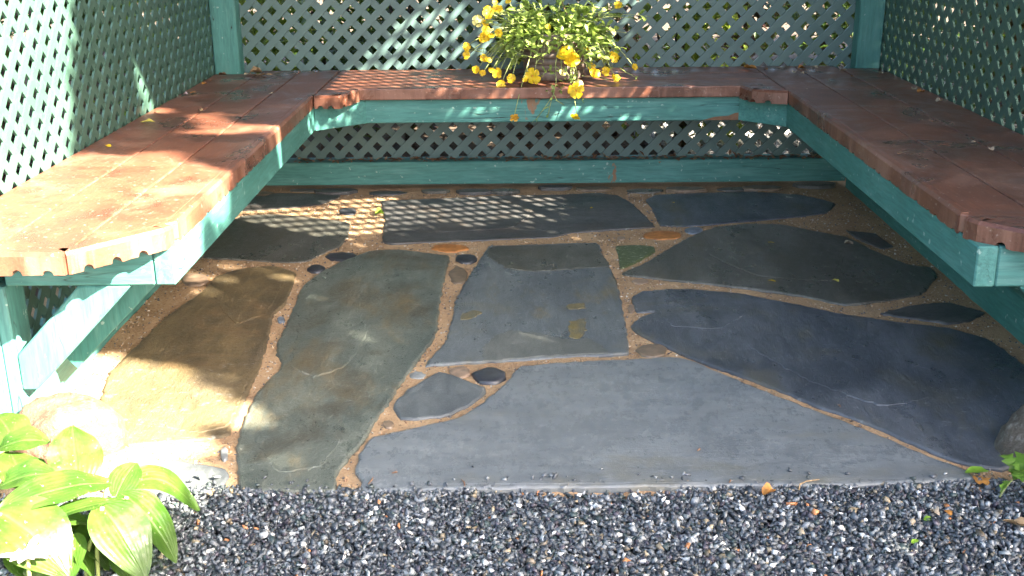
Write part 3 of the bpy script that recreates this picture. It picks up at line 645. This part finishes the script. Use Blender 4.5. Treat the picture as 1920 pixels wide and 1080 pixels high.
# leaf litter and a pale gravel path behind the rear wall
mb = [MB(), MB(), MB()]
for _ in range(5200):
    x, y = random.uniform(-3, 3.2), random.uniform(1.9, 7.4)
    if -1.2 < x < 1.36 and y < 4.3: continue
    k = random.choices((0, 1, 2), (3, 4, 1.2))[0]
    d = rvec(); d.z *= .35; V, F = leaf_quad(Vector((x, y, random.uniform(-.055, -.03))), d, Vector((random.gauss(0, .3), random.gauss(0, .3), 1)), random.uniform(.03, .075), random.uniform(.02, .045), .3); mb[k].add(V, F)
LIT = [simple('litter_tan', (.11, .070, .042), .8), simple('litter_brown', (.055, .03, .018), .8), simple('litter_rust', (.15, .065, .025), .8)]
for m, q in zip(mb, (0, 1, 2)): m.build('leaf_litter', LIT[q])['kind'] = 'stuff'
n = 9000; p = np.stack([rng.uniform(.55, 2.6, n), rng.uniform(4.6, 7.2, n)], 1); p = p[(p[:, 0] > .6+.12*np.sin(p[:, 1]*3))]
n = len(p); base = np.array([(.30, .30, .31), (.42, .41, .40), (.2, .2, .21), (.5, .46, .44)])
chips('pale_gravel', np.c_[p, rng.uniform(-.05, -.03, n)], rng.uniform(.010, .020, n), base[rng.integers(0, 4, n)], GRAVEL)

# ------------------------------------------------------------------ unseen tree towards the sun: crown gaps shaped for the sun patches
tree = empty('unseen_shade_tree', (6.2, -2.3, -.06), 'unseen leafy tree in front of the seat, crown gaps shaped to pass the sun', 'tree')
crown = MB(); cnt = 0; tr = random.Random(5)
def lit(fx, fy):  # floor spots meant to be sunlit; leaves on these rays are left out
    if fy < 1.78 and fx > -.62 or fx > -.42 and fy < 3.56: return False
    if -1.08 < fx <= -.44 and 3.44 < fy < 4.0 or -.44 < fx < .16 and 3.62 < fy < 4.04: return True
    q = fx*-SH.y+fy*SH.x; nz = noise.noise((fx*2.1, fy*2.1, 4.)); n2 = noise.noise((fx*6, fy*6, 9.))
    if fx < -1.05 and q < 1.74+.10*nz: return True
    if q < 1.58+.10*nz: return fx < -.50+.16*nz+.10*n2-.25*max(0, q-1.2)
    if q < 2.02: return fx < -1.25 and n2 > .27
    if q < 2.20: return fx < -.6 and n2 > -.3
    if fx*.9+.55 < 0 and fx > -1.2 and 4.1 < fy < 4.75: return True
    if fy > 4.35: return fx < -.1 and n2*.4+nz > -.10
    if fx < -1.25: return noise.noise((fx*2.2+fy*3.4, fx*7-fy*4.5, 6.)) > .16
    return fx < .25 and n2+.6*nz > -.12
while cnt < 17000:
    fx, fy = tr.uniform(-3.2, 2.2), tr.uniform(.1, 5.2)
    if lit(fx, fy): continue
    t = tr.uniform(3.3, 6.3); p = Vector((fx, fy, 0))+SUN*(t/math.cos(SUN_EL))
    d = rvec(); V, F = leaf_quad(p, d, Vector((tr.gauss(0, .6), tr.gauss(0, .6), 1)), tr.uniform(.10, .17), tr.uniform(.08, .12)); crown.add(V, F); cnt += 1
crown.build('crown', L_TREE, tree)
mbt = MB(); mbt.add(*tube([(6.2, -2.3, -.1), (6.15, -2.2, 1.2), (6.0, -2.1, 2.6)], [.17, .13, .10], 9))
for k in range(9):
    e = Vector((tr.uniform(2.4, 5.5), tr.uniform(-2.0, 2.2), tr.uniform(2.8, 4.3))); s = Vector((6.05, -2.15, tr.uniform(1.6, 2.6)))
    mbt.add(*tube([s, s.lerp(e, .5)+Vector((0, 0, .25)), e], [.06, .035, .010], 6))
mbt.build('trunk', BARK, tree, True)

tree2 = empty('unseen_shade_tree', (5.2, 3.6, -.06), 'second unseen leafy tree beyond the side lattice, added to shade the back garden', 'tree')  # out of view, added to darken the garden behind the lattice
crown = MB()
for _ in range(8200):
    fx, fy = tr.uniform(-4.6, 4.0), tr.uniform(4.9, 9.4)
    if noise.noise((fx*1.7, fy*1.7, 2.)) > .33 or (.5 < fx < 2.3 and 4.8 < fy < 6.6 and tr.random() < .8): continue
    t = tr.uniform(3.4, 6.0); p = Vector((fx, fy, 0))+SUN*(t/math.cos(SUN_EL))
    V, F = leaf_quad(p, rvec(), Vector((tr.gauss(0, .6), tr.gauss(0, .6), 1)), tr.uniform(.17, .27), tr.uniform(.13, .19)); crown.add(V, F)
crown.build('crown', L_TREE, tree2)
mbt = MB(); mbt.add(*tube([(5.2, 3.6, -.1), (5.15, 3.65, 1.4), (4.9, 3.8, 3.0)], [.19, .15, .11], 9))
for k in range(9):
    e = Vector((tr.uniform(1.5, 6.5), tr.uniform(2.4, 5.6), tr.uniform(2.9, 4.3))); s_ = Vector((5.05, 3.7, tr.uniform(1.8, 2.8)))
    mbt.add(*tube([s_, s_.lerp(e, .5)+Vector((0, 0, .25)), e], [.07, .04, .012], 6))
mbt.build('trunk', BARK, tree2, True)

# ------------------------------------------------------------------ potted plant
PC = Vector((.108, 3.995, ZS+.0012))
plant = empty('potted_plant', PC, 'bushy potted plant with yellow flowers spilling over a taupe pot on the bench', 'potted plant')
def lathe(prof, c, seg=28):
    V, F = [], []
    for r, z in prof:
        for k in range(seg): a = 2*math.pi*k/seg; V.append((c.x+r*math.cos(a), c.y+r*math.sin(a), c.z+z))
    for i in range(len(prof)-1):
        for k in range(seg): F.append((i*seg+k, i*seg+(k+1) % seg, (i+1)*seg+(k+1) % seg, (i+1)*seg+k))
    F.append(tuple(range(seg))[::-1]); return V, F
prof = [(.098, 0.), (.101, .004)]; 
for k in range(5): z = .012+k*.022; r = .102+z*.20; prof += [(r, z), (r+.0005, z+.016), (r-.002, z+.018), (r-.002, z+.021)]
prof += [(.127, .125), (.134, .127), (.136, .131), (.139, .158), (.137, .161), (.131, .161), (.128, .140)]
V, F = lathe(prof, PC); mesh('pot', V, F, POT, plant, True)
V, F = lathe([(.1, .136), (.127, .140), (.08, .146), (.001, .148)], PC, 20); mesh('potting_soil', V, F, SOIL, plant, True)
TOP = PC+Vector((0, 0, .15))
def bez(a, b, c, n=8): return [a*(1-t)**2+b*2*t*(1-t)+c*t*t for t in np.linspace(0, 1, n)]
fol = MB(); stems = MB()
def sprig(pts, dens=1., size=.020, rad=.0016):
    V, F = tube(pts, [rad*(1-.5*i/len(pts)) for i in range(len(pts))], 5); stems.add(V, F)
    for i in range(1, len(pts)):
        for _ in range(2 if random.random() < dens else 1):
            if random.random() > dens+.25: continue
            p = pts[i-1].lerp(pts[i], random.random()); d = rvec(); d = (d+(pts[i]-pts[i-1]).normalized()*.5); d.z = d.z*.6+.25
            L = size*random.uniform(.7, 1.5); V, F = broad(p, d, L, L*random.uniform(.42, .64)); fol.add(V, F)
def broad(p, d, L, W):
    """an oval leaf of six facets with a fold along the midrib"""
    d = d.normalized(); s = d.cross(Vector((random.gauss(0, .3), random.gauss(0, .3), 1))); s.normalize(); n = s.cross(d)
    V = [p]
    for t, w_, h in ((.3, .8, .02), (.62, 1., .0), (.85, .6, -.06)):
        m = p+d*L*t+n*h*L; V += [m-s*W*.5*w_+n*W*.12, m, m+s*W*.5*w_+n*W*.12]
    V.append(p+d*L-n*L*.14)
    F = [(0, 2, 1), (0, 3, 2), (1, 2, 5, 4), (2, 3, 6, 5), (4, 5, 8, 7), (5, 6, 9, 8), (7, 8, 10), (8, 9, 10)]
    return V, F
for k in range(104):
    a = random.uniform(0, 2*math.pi); rr = random.uniform(.3, 1.)
    root = TOP+Vector((math.cos(a)*.10*rr, math.sin(a)*.10*rr, -.012))
    out = random.uniform(.02, .13)*rr+.01; side = abs(math.cos(a))
    rise = random.uniform(.02, .115)
    end = root+Vector((math.cos(a)*out*(1.25+.45*side), math.sin(a)*out*.9, rise-.02*rr))
    if math.sin(a) < -.55 and abs(math.cos(a)) < .55 and random.random() < .92: continue
    sprig(bez(root, root+Vector((0, 0, rise*1.2)), end, 7), .85, .028)
for k in range(74):                                      # trailing stems over the rim, thick at both sides, open in front
    a = random.choice([random.gauss(math.pi*1.03, .55), random.gauss(0.0, .55), random.gauss(-.75, .3), random.gauss(-2.45, .3)])
    if random.random() < .06: a = random.gauss(-1.5, .4)
    rim = PC+Vector((math.cos(a)*.138, math.sin(a)*.138, .163)); drop = random.uniform(.03, .13); o2 = random.uniform(.015, .08)
    end = PC+Vector((math.cos(a)*(.15+o2), math.sin(a)*(.145+o2*.7), .165-drop))
    end.z = max(end.z, ZS+.012)
    sprig(bez(TOP+Vector((math.cos(a)*.06, math.sin(a)*.06, 0)), rim+Vector((math.cos(a)*.02, math.sin(a)*.02, .03)), end, 9), .75, .028)
FLW = []
def flower(u, v, y, r, mat=YELLOW, face=None, hang=False, stem=True):
    r *= 1.0; p = aty(u, v, y); face = (face or (EYE-p).normalized()+rvec()*.55+Vector((0, 0, .25))).normalized()
    q = face.to_track_quat('Z', 'Y'); spin = random.uniform(0, 6.28); mb = MB()
    for k in range(5):
        a = spin+2*math.pi*k/5; L = r*random.uniform(.85, 1.12)*(1.12 if k == 0 else 1.); W = r*random.uniform(.88, 1.12)*(1.25 if k == 0 else 1.); cs, sn = math.cos(a), math.sin(a)
        def T(x, yy, z): return p+q@Vector((x*cs-yy*sn, x*sn+yy*cs, z))
        w1, w2 = W*.5, W*.36; cu = random.uniform(-.25, .45)*r
        Vp = [T(.06*r, 0, 0), T(.5*L, -w1*.8, .10*r), T(.5*L, 0, .03*r), T(.5*L, w1*.8, .10*r), T(.86*L, -w1, cu*.6), T(.86*L, 0, cu*.4+.02*r), T(.86*L, w1, cu*.6), T(L, -w2, cu+.05*r), T(L*1.04, 0, cu), T(L, w2, cu+.02*r)]
        mb.add(Vp, [(0, 1, 2), (0, 2, 3), (1, 4, 5, 2), (2, 5, 6, 3), (4, 7, 8, 5), (5, 8, 9, 6)], 0)
    V, F = tube([p-q@Vector((0, 0, .30*r)), p+q@Vector((0, 0, .10*r))], [.10*r, .16*r], 6); mb.add(V, F, 1)
    V, F = tube([p-q@Vector((0, 0, .55*r)), p-q@Vector((0, 0, .28*r)), p-q@Vector((0, 0, .05*r))], [.06*r, .17*r, .22*r], 6); mb.add(V, F, 2)
    mb.build('flower', [mat, AMBER, CALYX], plant)
    if stem:
        b = p-q@Vector((0, 0, .5*r)); a0 = math.atan2(b.y-PC.y, b.x-PC.x); rt = TOP+Vector((math.cos(a0)*.115, math.sin(a0)*.105, .01))
        mid = rt.lerp(b, .55)+Vector((0, 0, .045 if b.z < rt.z else .01)); V, F = tube(bez(rt, mid, b, 9), .0013, 5); stems.add(V, F)
def Z(x, y): return 840+x/4.5, y/4.5
for x, y, d, r, m in [(340, 100, -.06, .019, 0), (410, 80, -.03, .017, 0), (398, 18, .0, .010, 0), (508, 8, .02, .009, 0), (250, 175, -.06, .019, 1), (312, 200, -.06, .012, 0), (322, 252, -.08, .014, 0), (305, 312, -.09, .020, 0),
                      (430, 278, -.10, .014, 0), (155, 395, -.05, .014, 0), (155, 460, -.05, .013, 0), (298, 488, -.10, .013, 0), (340, 506, -.11, .012, 0), (240, 585, -.10, .014, 0), (295, 615, -.12, .011, 0), (368, 592, -.14, .010, 0), (420, 618, -.15, .016, 0),
                      (535, 660, -.17, .015, 0), (448, 712, -.19, .014, 0), (650, 672, -.18, .009, 0), (715, 640, -.185, .025, 0), (985, 440, -.18, .026, 0), (1050, 500, -.185, .026, 0), (1020, 478, -.176, .024, 0), (845, 230, -.13, .010, 0), (1435, 42, -.02, .013, 0),
                      (1396, 270, -.04, .010, 1), (1160, 410, -.12, .011, 0), (1297, 480, -.10, .010, 0), (1400, 475, -.10, .018, 0), (1575, 565, -.02, .011, 0), (1213, 570, -.14, .012, 0), (1238, 622, -.15, .018, 0), (1335, 600, -.12, .015, 0), (1415, 655, -.13, .014, 0),
                      (1082, 765, -.235, .024, 0), (1100, 712, -.22, .016, 1), (965, 612, -.19, .012, 1), (365, 300, -.10, .009, 0)]:
    flower(*Z(x, y), PC.y+d, r, (YELLOW, YPALE)[m])
for x, y, r, m in [(563, 990, .014, WILT), (1078, 985, .016, YELLOW)]:
    flower(*Z(x, y), 3.735, r, m, face=Vector((random.uniform(-.4, .4), -.5, -.5)), stem=True)
# thin stems with buds hanging down before the apron, dry stalks
def pixpath(pp): return [aty(*Z(x, y), PC.y+d) for x, y, d in pp]
for pp in ([(930, 240, -.12), (925, 430, -.17), (905, 560, -.20), (912, 690, -.235), (890, 800, -.25), (800, 930, -.255), (745, 1005, -.255)], [(905, 720, -.24), (880, 820, -.25), (858, 900, -.255), (846, 970, -.255)],
           [(890, 790, -.25), (920, 850, -.255), (980, 885, -.255)], [(905, 300, -.13), (880, 370, -.16), (800, 480, -.17)], [(800, 230, -.12), (800, 330, -.145), (790, 450, -.155), (745, 540, -.16)],
           [(700, 280, -.12), (690, 320, -.14), (735, 370, -.145)], [(520, 370, -.12), (575, 440, -.15), (690, 480, -.16)], [(955, 560, -.17), (1000, 610, -.19), (1060, 700, -.215)], [(830, 590, -.16), (790, 650, -.17)],
           [(1440, 565, -.06), (1500, 610, -.08), (1585, 650, -.09)], [(1000, 520, -.17), (1150, 530, -.15), (1300, 565, -.13)], [(1130, 640, -.14), (1260, 655, -.13), (1380, 680, -.13)], [(180, 420, -.04), (250, 432, -.06), (300, 440, -.07)], [(180, 410, -.04), (240, 415, -.06), (300, 410, -.07)]):
    pts = pixpath(pp); V, F = tube(pts, .0014, 5); stems.add(V, F)
    for _ in range(3 if len(pp) > 3 else 1):
        k = random.randrange(1, len(pts)); V, F = broad(pts[k], rvec()+Vector((0, -.3, .1)), .02, .009); fol.add(V, F)
for x, y in ((745, 1005), (846, 970), (1585, 655), (1130, 850), (770, 235)):
    p = aty(*Z(x, y), PC.y-.25 if y > 800 else PC.y-.09)
    for _ in range(5): V, F = broad(p, rvec(), .010, .004); fol.add(V, F)
V, F = tube(pixpath([(1045, 225, -.05), (1000, 120, .0), (960, 10, .03)]), .0022, 5); stems.add(V, F, 1)
for cx, cy, s in ((880, 760, 8), (930, 790, 8), (1000, 690, 9), (1070, 660, 9), (960, 750, 5), (850, 590, 8), (900, 600, 6), (1050, 640, 6)):
    for _ in range(s): V, F = broad(aty(*Z(cx+random.gauss(0, 22), cy+random.gauss(0, 18)), PC.y-random.uniform(.19, .245)), rvec()+Vector((0, -.4, .2)), random.uniform(.012, .022), .009); fol.add(V, F)
fo = fol.build('foliage', L_POT, plant); fo['kind'] = 'stuff'
st = stems.build('stems', [STEM, DRY[0]], plant, True); st['kind'] = 'stuff'

# ------------------------------------------------------------------ broad-leaved plant bottom left
def blade(name, base, tip, wid, lift, parent, mat, fold=.22, n=13, twist=0., wave=.06):
    """one large leaf: arched strip with a folded midrib, seven points across, 'across' stored for the veins"""
    base, tip = Vector(base), Vector(tip); mid = (base+tip)/2+Vector((0, 0, lift)); P = bez(base, mid, tip, n)
    V, F, U = [], [], []; cs = (-1, -.7, -.36, 0, .36, .7, 1); hs = (.9, .72, .42, 0, .42, .72, .9)
    for i, p in enumerate(P):
        t = i/(n-1); d = (P[min(i+1, n-1)]-P[max(i-1, 0)]).normalized()
        s = d.cross(Vector((0, 0, 1))); s = s.normalized() if s.length > 1e-4 else Vector((1, 0, 0)); s = Matrix.Rotation(twist*(.4+t), 3, d)@s; nn = s.cross(d)
        w_ = wid*.5*max(0, math.sin(math.pi*(.03+.965*t)**.88))**.8+.0008
        for c, h in zip(cs, hs):
            V.append(p+s*w_*c+nn*(h*fold*w_+wave*wid*noise.noise((t*4, c*1.3, p.x*9+p.y*5))*(.3+abs(c)))); U.append(c)
    for i in range(n-1):
        for k in range(6): a = i*7+k; F.append((a, a+1, a+8, a+7))
    o = mesh(name, V, F, mat, parent, True)
    at = o.data.attributes.new('across', 'FLOAT', 'POINT'); at.data.foreach_set('value', U); return o
HB = Vector((-.85, 1.72, -.01))
hosta = empty('broadleaf_plant', HB, 'broad leaved lime green plant in full sun at the edge of the gravel', 'plant')
def zz(x, y): return x/3.1775, 740+y/3.1775
for (bx, by, bz), (tx, ty, tz), wd, lf, fo_, tw in [
    ((470, 560, .12), (432, 185, .19), .074, .012, .10, .15), ((655, 528, .15), (-30, 705, .15), .064, .025, .16, -.30), ((260, 770, .13), (780, 630, .12), .046, .02, .2, -.15), ((270, 745, .12), (540, 776, .09), .044, .015, .2, .1),
    ((-30, 690, .16), (410, 1090, .07), .100, .035, .18, .25), ((590, 655, .14), (870, 1100, .04), .078, .03, .16, .1), ((720, 590, .12), (1052, 1002, .015), .066, .04, .2, -.1), ((770, 560, .09), (1182, 695, .012), .052, .075, .2, .45),
    ((690, 610, .10), (815, 405, .13), .046, .01, .1, .2), ((560, 800, .09), (735, 1030, .02), .050, .02, .2, .1), ((450, 810, .09), (650, 1045, .015), .060, .025, .2, 0), ((440, 830, .10), (420, 1120, .05), .042, .015, .3, .1),
    ((110, 330, .15), (-20, 120, .18), .06, .02, .2, 0), ((150, 560, .13), (60, 340, .16), .07, .012, .2, .3), ((-20, 560, .14), (340, 480, .15), .06, .02, .2, .2), ((-40, 830, .12), (120, 1000, .06), .06, .02, .2, 0), ((650, 980, .05), (780, 1100, .01), .05, .01, .2, 0),
    ((-20, 330, .16), (300, 285, .16), .06, .02, .15, .2), ((-60, 640, .16), (-200, 900, .1), .08, .03, .2, 0), ((-80, 560, .16), (-260, 640, .14), .08, .04, .2, 0), ((300, 980, .06), (330, 1150, .02), .07, .02, .2, 0),
    ((210, 800, .10), (60, 1010, .05), .06, .02, .2, 0), ((480, 700, .10), (330, 900, .05), .06, .02, .2, .2), ((560, 720, .08), (470, 960, .03), .055, .02, .2, 0), ((200, 620, .10), (120, 860, .08), .07, .02, .2, 0), ((640, 760, .06), (620, 960, .01), .05, .02, .2, 0), ((120, 900, .08), (200, 1110, .03), .06, .02, .2, 0), ((330, 840, .10), (250, 1110, .03), .07, .03, .2, .2), ((420, 880, .09), (560, 1110, .02), .06, .03, .2, -.1), ((250, 860, .11), (330, 1120, .04), .07, .03, .2, .1), ((380, 700, .13), (200, 880, .10), .06, .02, .2, .1)]:
    blade('leaf', atz(*zz(bx, by), bz), atz(*zz(tx, ty), tz), wd*1.18, lf, hosta, L_BROAD2, fo_, 13, tw)
for (sx, sy, sz) in ((470, 510, .13), (640, 535, .15), (280, 740, .14), (0, 705, .16), (610, 668, .14), (755, 608, .12), (795, 520, .11), (560, 840, .09)):
    e = atz(*zz(sx, sy), sz); b = Vector((e.x-.02, e.y-.01, -.02)); V, F = tube(bez(b, b.lerp(e, .5)+Vector((-.01, 0, .03)), e, 6), .0035, 6); mesh('stem', V, F, STEM, hosta, True)
fl = empty('white_flower', atz(50, 1050, .10), 'pinkish white flower with narrow petals in the bottom corner', 'flower')
c = atz(52, 1048, .115); V, F = tube([Vector((c.x, c.y-.02, -.02)), c], .003, 6); mesh('stem', V, F, STEM, fl)
for k in range(13):
    a = 2*math.pi*k/13; d = Vector((math.cos(a), math.sin(a)*.8, random.uniform(.1, .5))); blade('petal', c, c+d*random.uniform(.035, .05), .013, .008, fl, WHITE, .1, 6)
def boulder(loc, sx, sy, sz, mat, label, seed):
    bm = bmesh.new(); bmesh.ops.create_icosphere(bm, subdivisions=4, radius=1)
    for v in bm.verts:
        n = v.co.normalized(); k = 1+.22*noise.noise(n*1.6+Vector((seed, 0, 0)))+.09*noise.noise(n*4+Vector((0, seed, 0)))+.03*noise.noise(n*11+Vector((0, 0, seed)))
        for ax in range(4):
            pn = Vector((math.sin(seed*3+ax*2.1), math.cos(seed*5+ax*1.7), .4+.4*math.sin(ax+seed))).normalized(); dd = n.dot(pn)*k
            if dd > .82: k *= .82/dd*.6+.4
        v.co = Vector((loc[0]+n.x*k*sx, loc[1]+n.y*k*sy, loc[2]+n.z*k*sz))
    o = bm_out('boulder', bm, mat, None, True); tag(o, label, 'boulder', 'boulders at the patio corners'); return o
boulder((-.925, 2.06, .02), .115, .105, .085, ROCK_W, 'sunlit tan boulder behind the broad leaved plant', 2.3)
boulder((1.045, 1.985, .005), .125, .115, .10, ROCK_G, 'grey boulder beside the serrated weed, upper of the two at the patio corner', 5.1)
boulder((.985, 1.765, -.005), .11, .085, .06, ROCK_B, 'brown boulder half sunk in the gravel under the serrated weed', 8.4)
# serrated weed
weed = empty('serrated_weed', (.93, 1.86, -.01), 'small green weed with jagged leaves between two boulders', 'weed')
for bx, by, tx, ty, wd in ((1905, 895, 1880, 852, .03), (1915, 900, 1895, 870, .02), (1900, 900, 1925, 850, .035), (1895, 905, 1875, 925, .012), (1900, 900, 1950, 880, .03), (1895, 885, 1918, 905, .03)):
    b, t = atz(bx, by, .02), atz(tx, ty, .045); d = t-b; s = d.cross(Vector((0, 0, 1))).normalized(); V = [b]; F = []; n = 7
    for i in range(1, n):
        q = b+d*(i/n)+Vector((0, 0, .012*math.sin(3.14*i/n))); ww = wd*.5*math.sin(3.14*i/n)**.7*(1.25 if i % 2 else .55); V += [q-s*ww+d*(.09 if i % 2 else 0), q, q+s*ww+d*(.09 if i % 2 else 0)]
    V.append(t); F += [(0, 2, 1), (0, 3, 2)]
    for i in range(n-2): a = 1+i*3; F += [(a, a+1, a+4, a+3), (a+1, a+2, a+5, a+4)]
    a = 1+(n-2)*3; F += [(a, a+1, len(V)-1), (a+1, a+2, len(V)-1)]
    mesh('leaf', V, F, L_WEED, weed)
V, F = tube([atz(1874, 932, .0), atz(1885, 915, .012), atz(1897, 900, .02)], .0018, 5); mesh('stem', V, F, STEM, weed)

# ------------------------------------------------------------------ fallen leaves, petals, seeds
def fallen(u, v, z, L, W, mat, label, cat='leaf', rot=None, curl=.3, lobes=0, name='fallen_leaf', group='fallen leaves and petals'):
    c = atz(u, v, z); rot = random.uniform(0, 6.28) if rot is None else rot; n = 14; mb = MB(); V = []
    for i in range(n):
        a = 2*math.pi*i/n; r = 1.
        if lobes: r = .62+.38*abs(math.cos(a*lobes/2))
        r *= random.uniform(.9, 1.08); x, y = math.cos(a)*r*L/2, math.sin(a)*r*W/2
        h = curl*(abs(y)/(W/2))**2*W*.62+.3*curl*L*noise.noise((x*70, y*70, u))+.0006
        V.append((c.x+x*math.cos(rot)-y*math.sin(rot), c.y+x*math.sin(rot)+y*math.cos(rot), z+max(.0006, h)))
    V.append((c.x, c.y, z+.0014)); F = [(i, (i+1) % n, n) for i in range(n)]
    o = mesh(name, V, F, mat, None, True, at=c); tag(o, label, cat, group); return o
zb = ZS+.002
fallen(481, 137, zb, .045, .035, DRY[0], 'large curled tan leaf standing at the foot of the sunlit corner post', curl=1.1, rot=.4)
fallen(492, 141, zb, .085, .030, DRY[0], 'flat pointed tan leaf lying before the sunlit corner post', rot=.05, curl=.35, lobes=5)
fallen(464, 140, zb, .035, .022, DRY[5], 'small cream leaf tucked against the sunlit corner post', curl=.6)
fallen(418, 141, zb, .030, .022, DRY[1], 'brown curled leaf left of the sunlit corner post', curl=.9)
fallen(395, 152, zb, .022, .015, DRY[1], 'brown leaf scrap under the sunlit lattice, nearest the corner', curl=.7)
fallen(383, 158, zb, .022, .014, DRY[2], 'orange brown leaf scrap under the sunlit lattice', curl=.7)
fallen(362, 174, zb, .022, .012, DRY[2], 'orange leaf scrap beside a pale blossom on the bench', curl=.5)
fallen(348, 177, zb, .014, .012, WHITE, 'pale pink blossom against the sunlit lattice', 'blossom', curl=1., name='fallen_blossom')
fallen(276, 229, zb, .050, .030, DRY[3], 'lobed yellow green leaf at the back of the sunlit bench arm', curl=.3, lobes=5, rot=.3)
fallen(294, 212, zb, .020, .012, DRY[0], 'tan leaf scrap behind the lobed yellow green leaf', curl=.7)
fallen(202, 274, zb, .026, .014, YELLOW, 'fallen yellow petal at the back of the sunlit bench arm', 'petal', curl=.5, name='fallen_petal')
fallen(508, 176, zb, .017, .013, DRY[5], 'pale round seed on the rear seam of the sunlit bench arm', 'seed', curl=.4, name='seed')
fallen(376, 208, zb, .018, .013, DRY[0], 'tan curled seed on the middle seam of the sunlit bench arm', 'seed', curl=.8, name='seed')
for i, (u, v, L, m, lab) in enumerate([(1405, 129, .055, 2, 'wide orange leaf heap against the rear lattice right of the pot'), (1436, 131, .018, 2, 'small orange leaf scrap before the wide orange leaf'), (1503, 128, .030, 2, 'orange leaf left of the shaded corner post'),
        (1528, 127, .025, 5, 'pinkish curled leaf against the lattice by the shaded post'), (1580, 133, .030, 5, 'pale curled leaf before the shaded corner post'), (1490, 136, .028, 5, 'long pale stalk on the corner boards'),
        (1598, 144, .014, 2, 'tiny orange fragment before the shaded post'), (1505, 138, .016, 5, 'small grey shell like scrap on the corner boards'), (1714, 167, .030, 5, 'pink brown leaf under the shaded lattice'), (1726, 173, .032, 2, 'amber leaf under the shaded lattice'),
        (1761, 190, .025, 5, 'upright pale leaf under the shaded lattice farther forward'), (1826, 267, .014, 5, 'small tan scrap on the shaded bench arm'), (1858, 280, .030, 5, 'pale tan leaf with two lobes on the shaded bench arm'),
        (1512, 167, .011, 5, 'tiny cream seed on the shaded corner boards'), (1652, 138, .018, 5, 'pale scrap right of the shaded post')]):
    fallen(u, v, zb, L, L*.62, DRY[m], lab, curl=.7, lobes=3 if i in (12, 4) else 0)
zf = .0065
fallen(1446, 455, zf, .022, .010, YELLOW, 'yellow petal on the olive flagstone, the farther one', 'petal', name='fallen_petal', curl=.3)
fallen(1447, 527, zf, .024, .012, YELLOW, 'yellow petal on the olive flagstone, the nearer one', 'petal', name='fallen_petal', curl=.3)
fallen(1567, 527, zf, .026, .012, DRY[3], 'dull yellow petal at the right of the olive flagstone', 'petal', name='fallen_petal', curl=.5)
fallen(1591, 457, zf, .028, .020, DRY[5], 'pale brown leaf near the rear edge of the olive flagstone', curl=.8)
fallen(1262, 380, zf, .016, .010, YELLOW, 'yellow petal on the dark flagstone by the rear sill', 'petal', name='fallen_petal', curl=.4)
fallen(1110, 390, zf, .012, .008, YELLOW, 'tiny yellow petal on the long rear flagstone', 'petal', name='fallen_petal', curl=.4)
fallen(712, 401, zf, .030, .028, DRY[4], 'curled green leaf standing on the mortar by the rear flagstone', curl=1.1)
fallen(1432, 361, zf, .05, .014, DRY[2], 'orange strip of leaf under the rear sill', curl=.3, rot=.1)
fallen(1831, 886, .012, .045, .028, DRY[4], 'glossy green oval leaf at the corner of the gravel', curl=.4, rot=.1)
fallen(1840, 902, .004, .040, .034, DRY[2], 'orange lobed leaf under the green oval leaf', curl=.3, lobes=5)
fallen(1441, 926, .003, .026, .022, DRY[2], 'orange leaf curled on the gravel edge', curl=1.)
fallen(1752, 962, .0, .022, .018, DRY[5], 'crumpled cream leaf on the gravel', curl=1., lobes=4)
fallen(1740, 975, .0, .016, .014, DRY[4], 'small green leaf beside the crumpled cream leaf', curl=.5)
fallen(1716, 1016, .0, .018, .010, DRY[4], 'thin green leaf lying on the gravel', curl=.4)
fallen(1905, 985, .004, .045, .020, DRY[0], 'curled brown leaf under the lower boulder', curl=.9, rot=-.5)
fallen(1778, 962, .0, .018, .012, DRY[2], 'rust coloured scrap on the gravel', curl=.4)
pp = [atz(1498, 918, .004), atz(1500, 908, .010), atz(1512, 902, .010), atz(1536, 899, .008)]
V, F = tube(pp, [.0016, .0014, .0012, .0008], 5); tag(mesh('twig', V, F, DRY[0]), 'bent tan stalk lying over the stone edge by the gravel', 'twig')
for i, (u, v, lab) in enumerate([(695, 901, 'longer dark twig crumb on the pale flagstone near the gravel'), (740, 886, 'short dark crumb on the pale flagstone'), (1310, 843, 'dark seed husk on the pale flagstone'), (868, 905, 'thin curved dark stalk at the edge of the pale flagstone'), (1368, 902, 'dark husk near the gravel edge'), (1573, 761, 'dark fleck on the dark blue flagstone')]):
    c = atz(u, v, .0085); a = random.uniform(0, 3); d = Vector((math.cos(a), math.sin(a), 0))*(.014 if i in (0, 3) else .006)
    V, F = tube([c-d, c+Vector((.002, .001, .001)), c+d], [.0008, .0016, .0007], 5); tag(mesh('twig_crumb', V, F, DRY[1]), lab, 'twig')
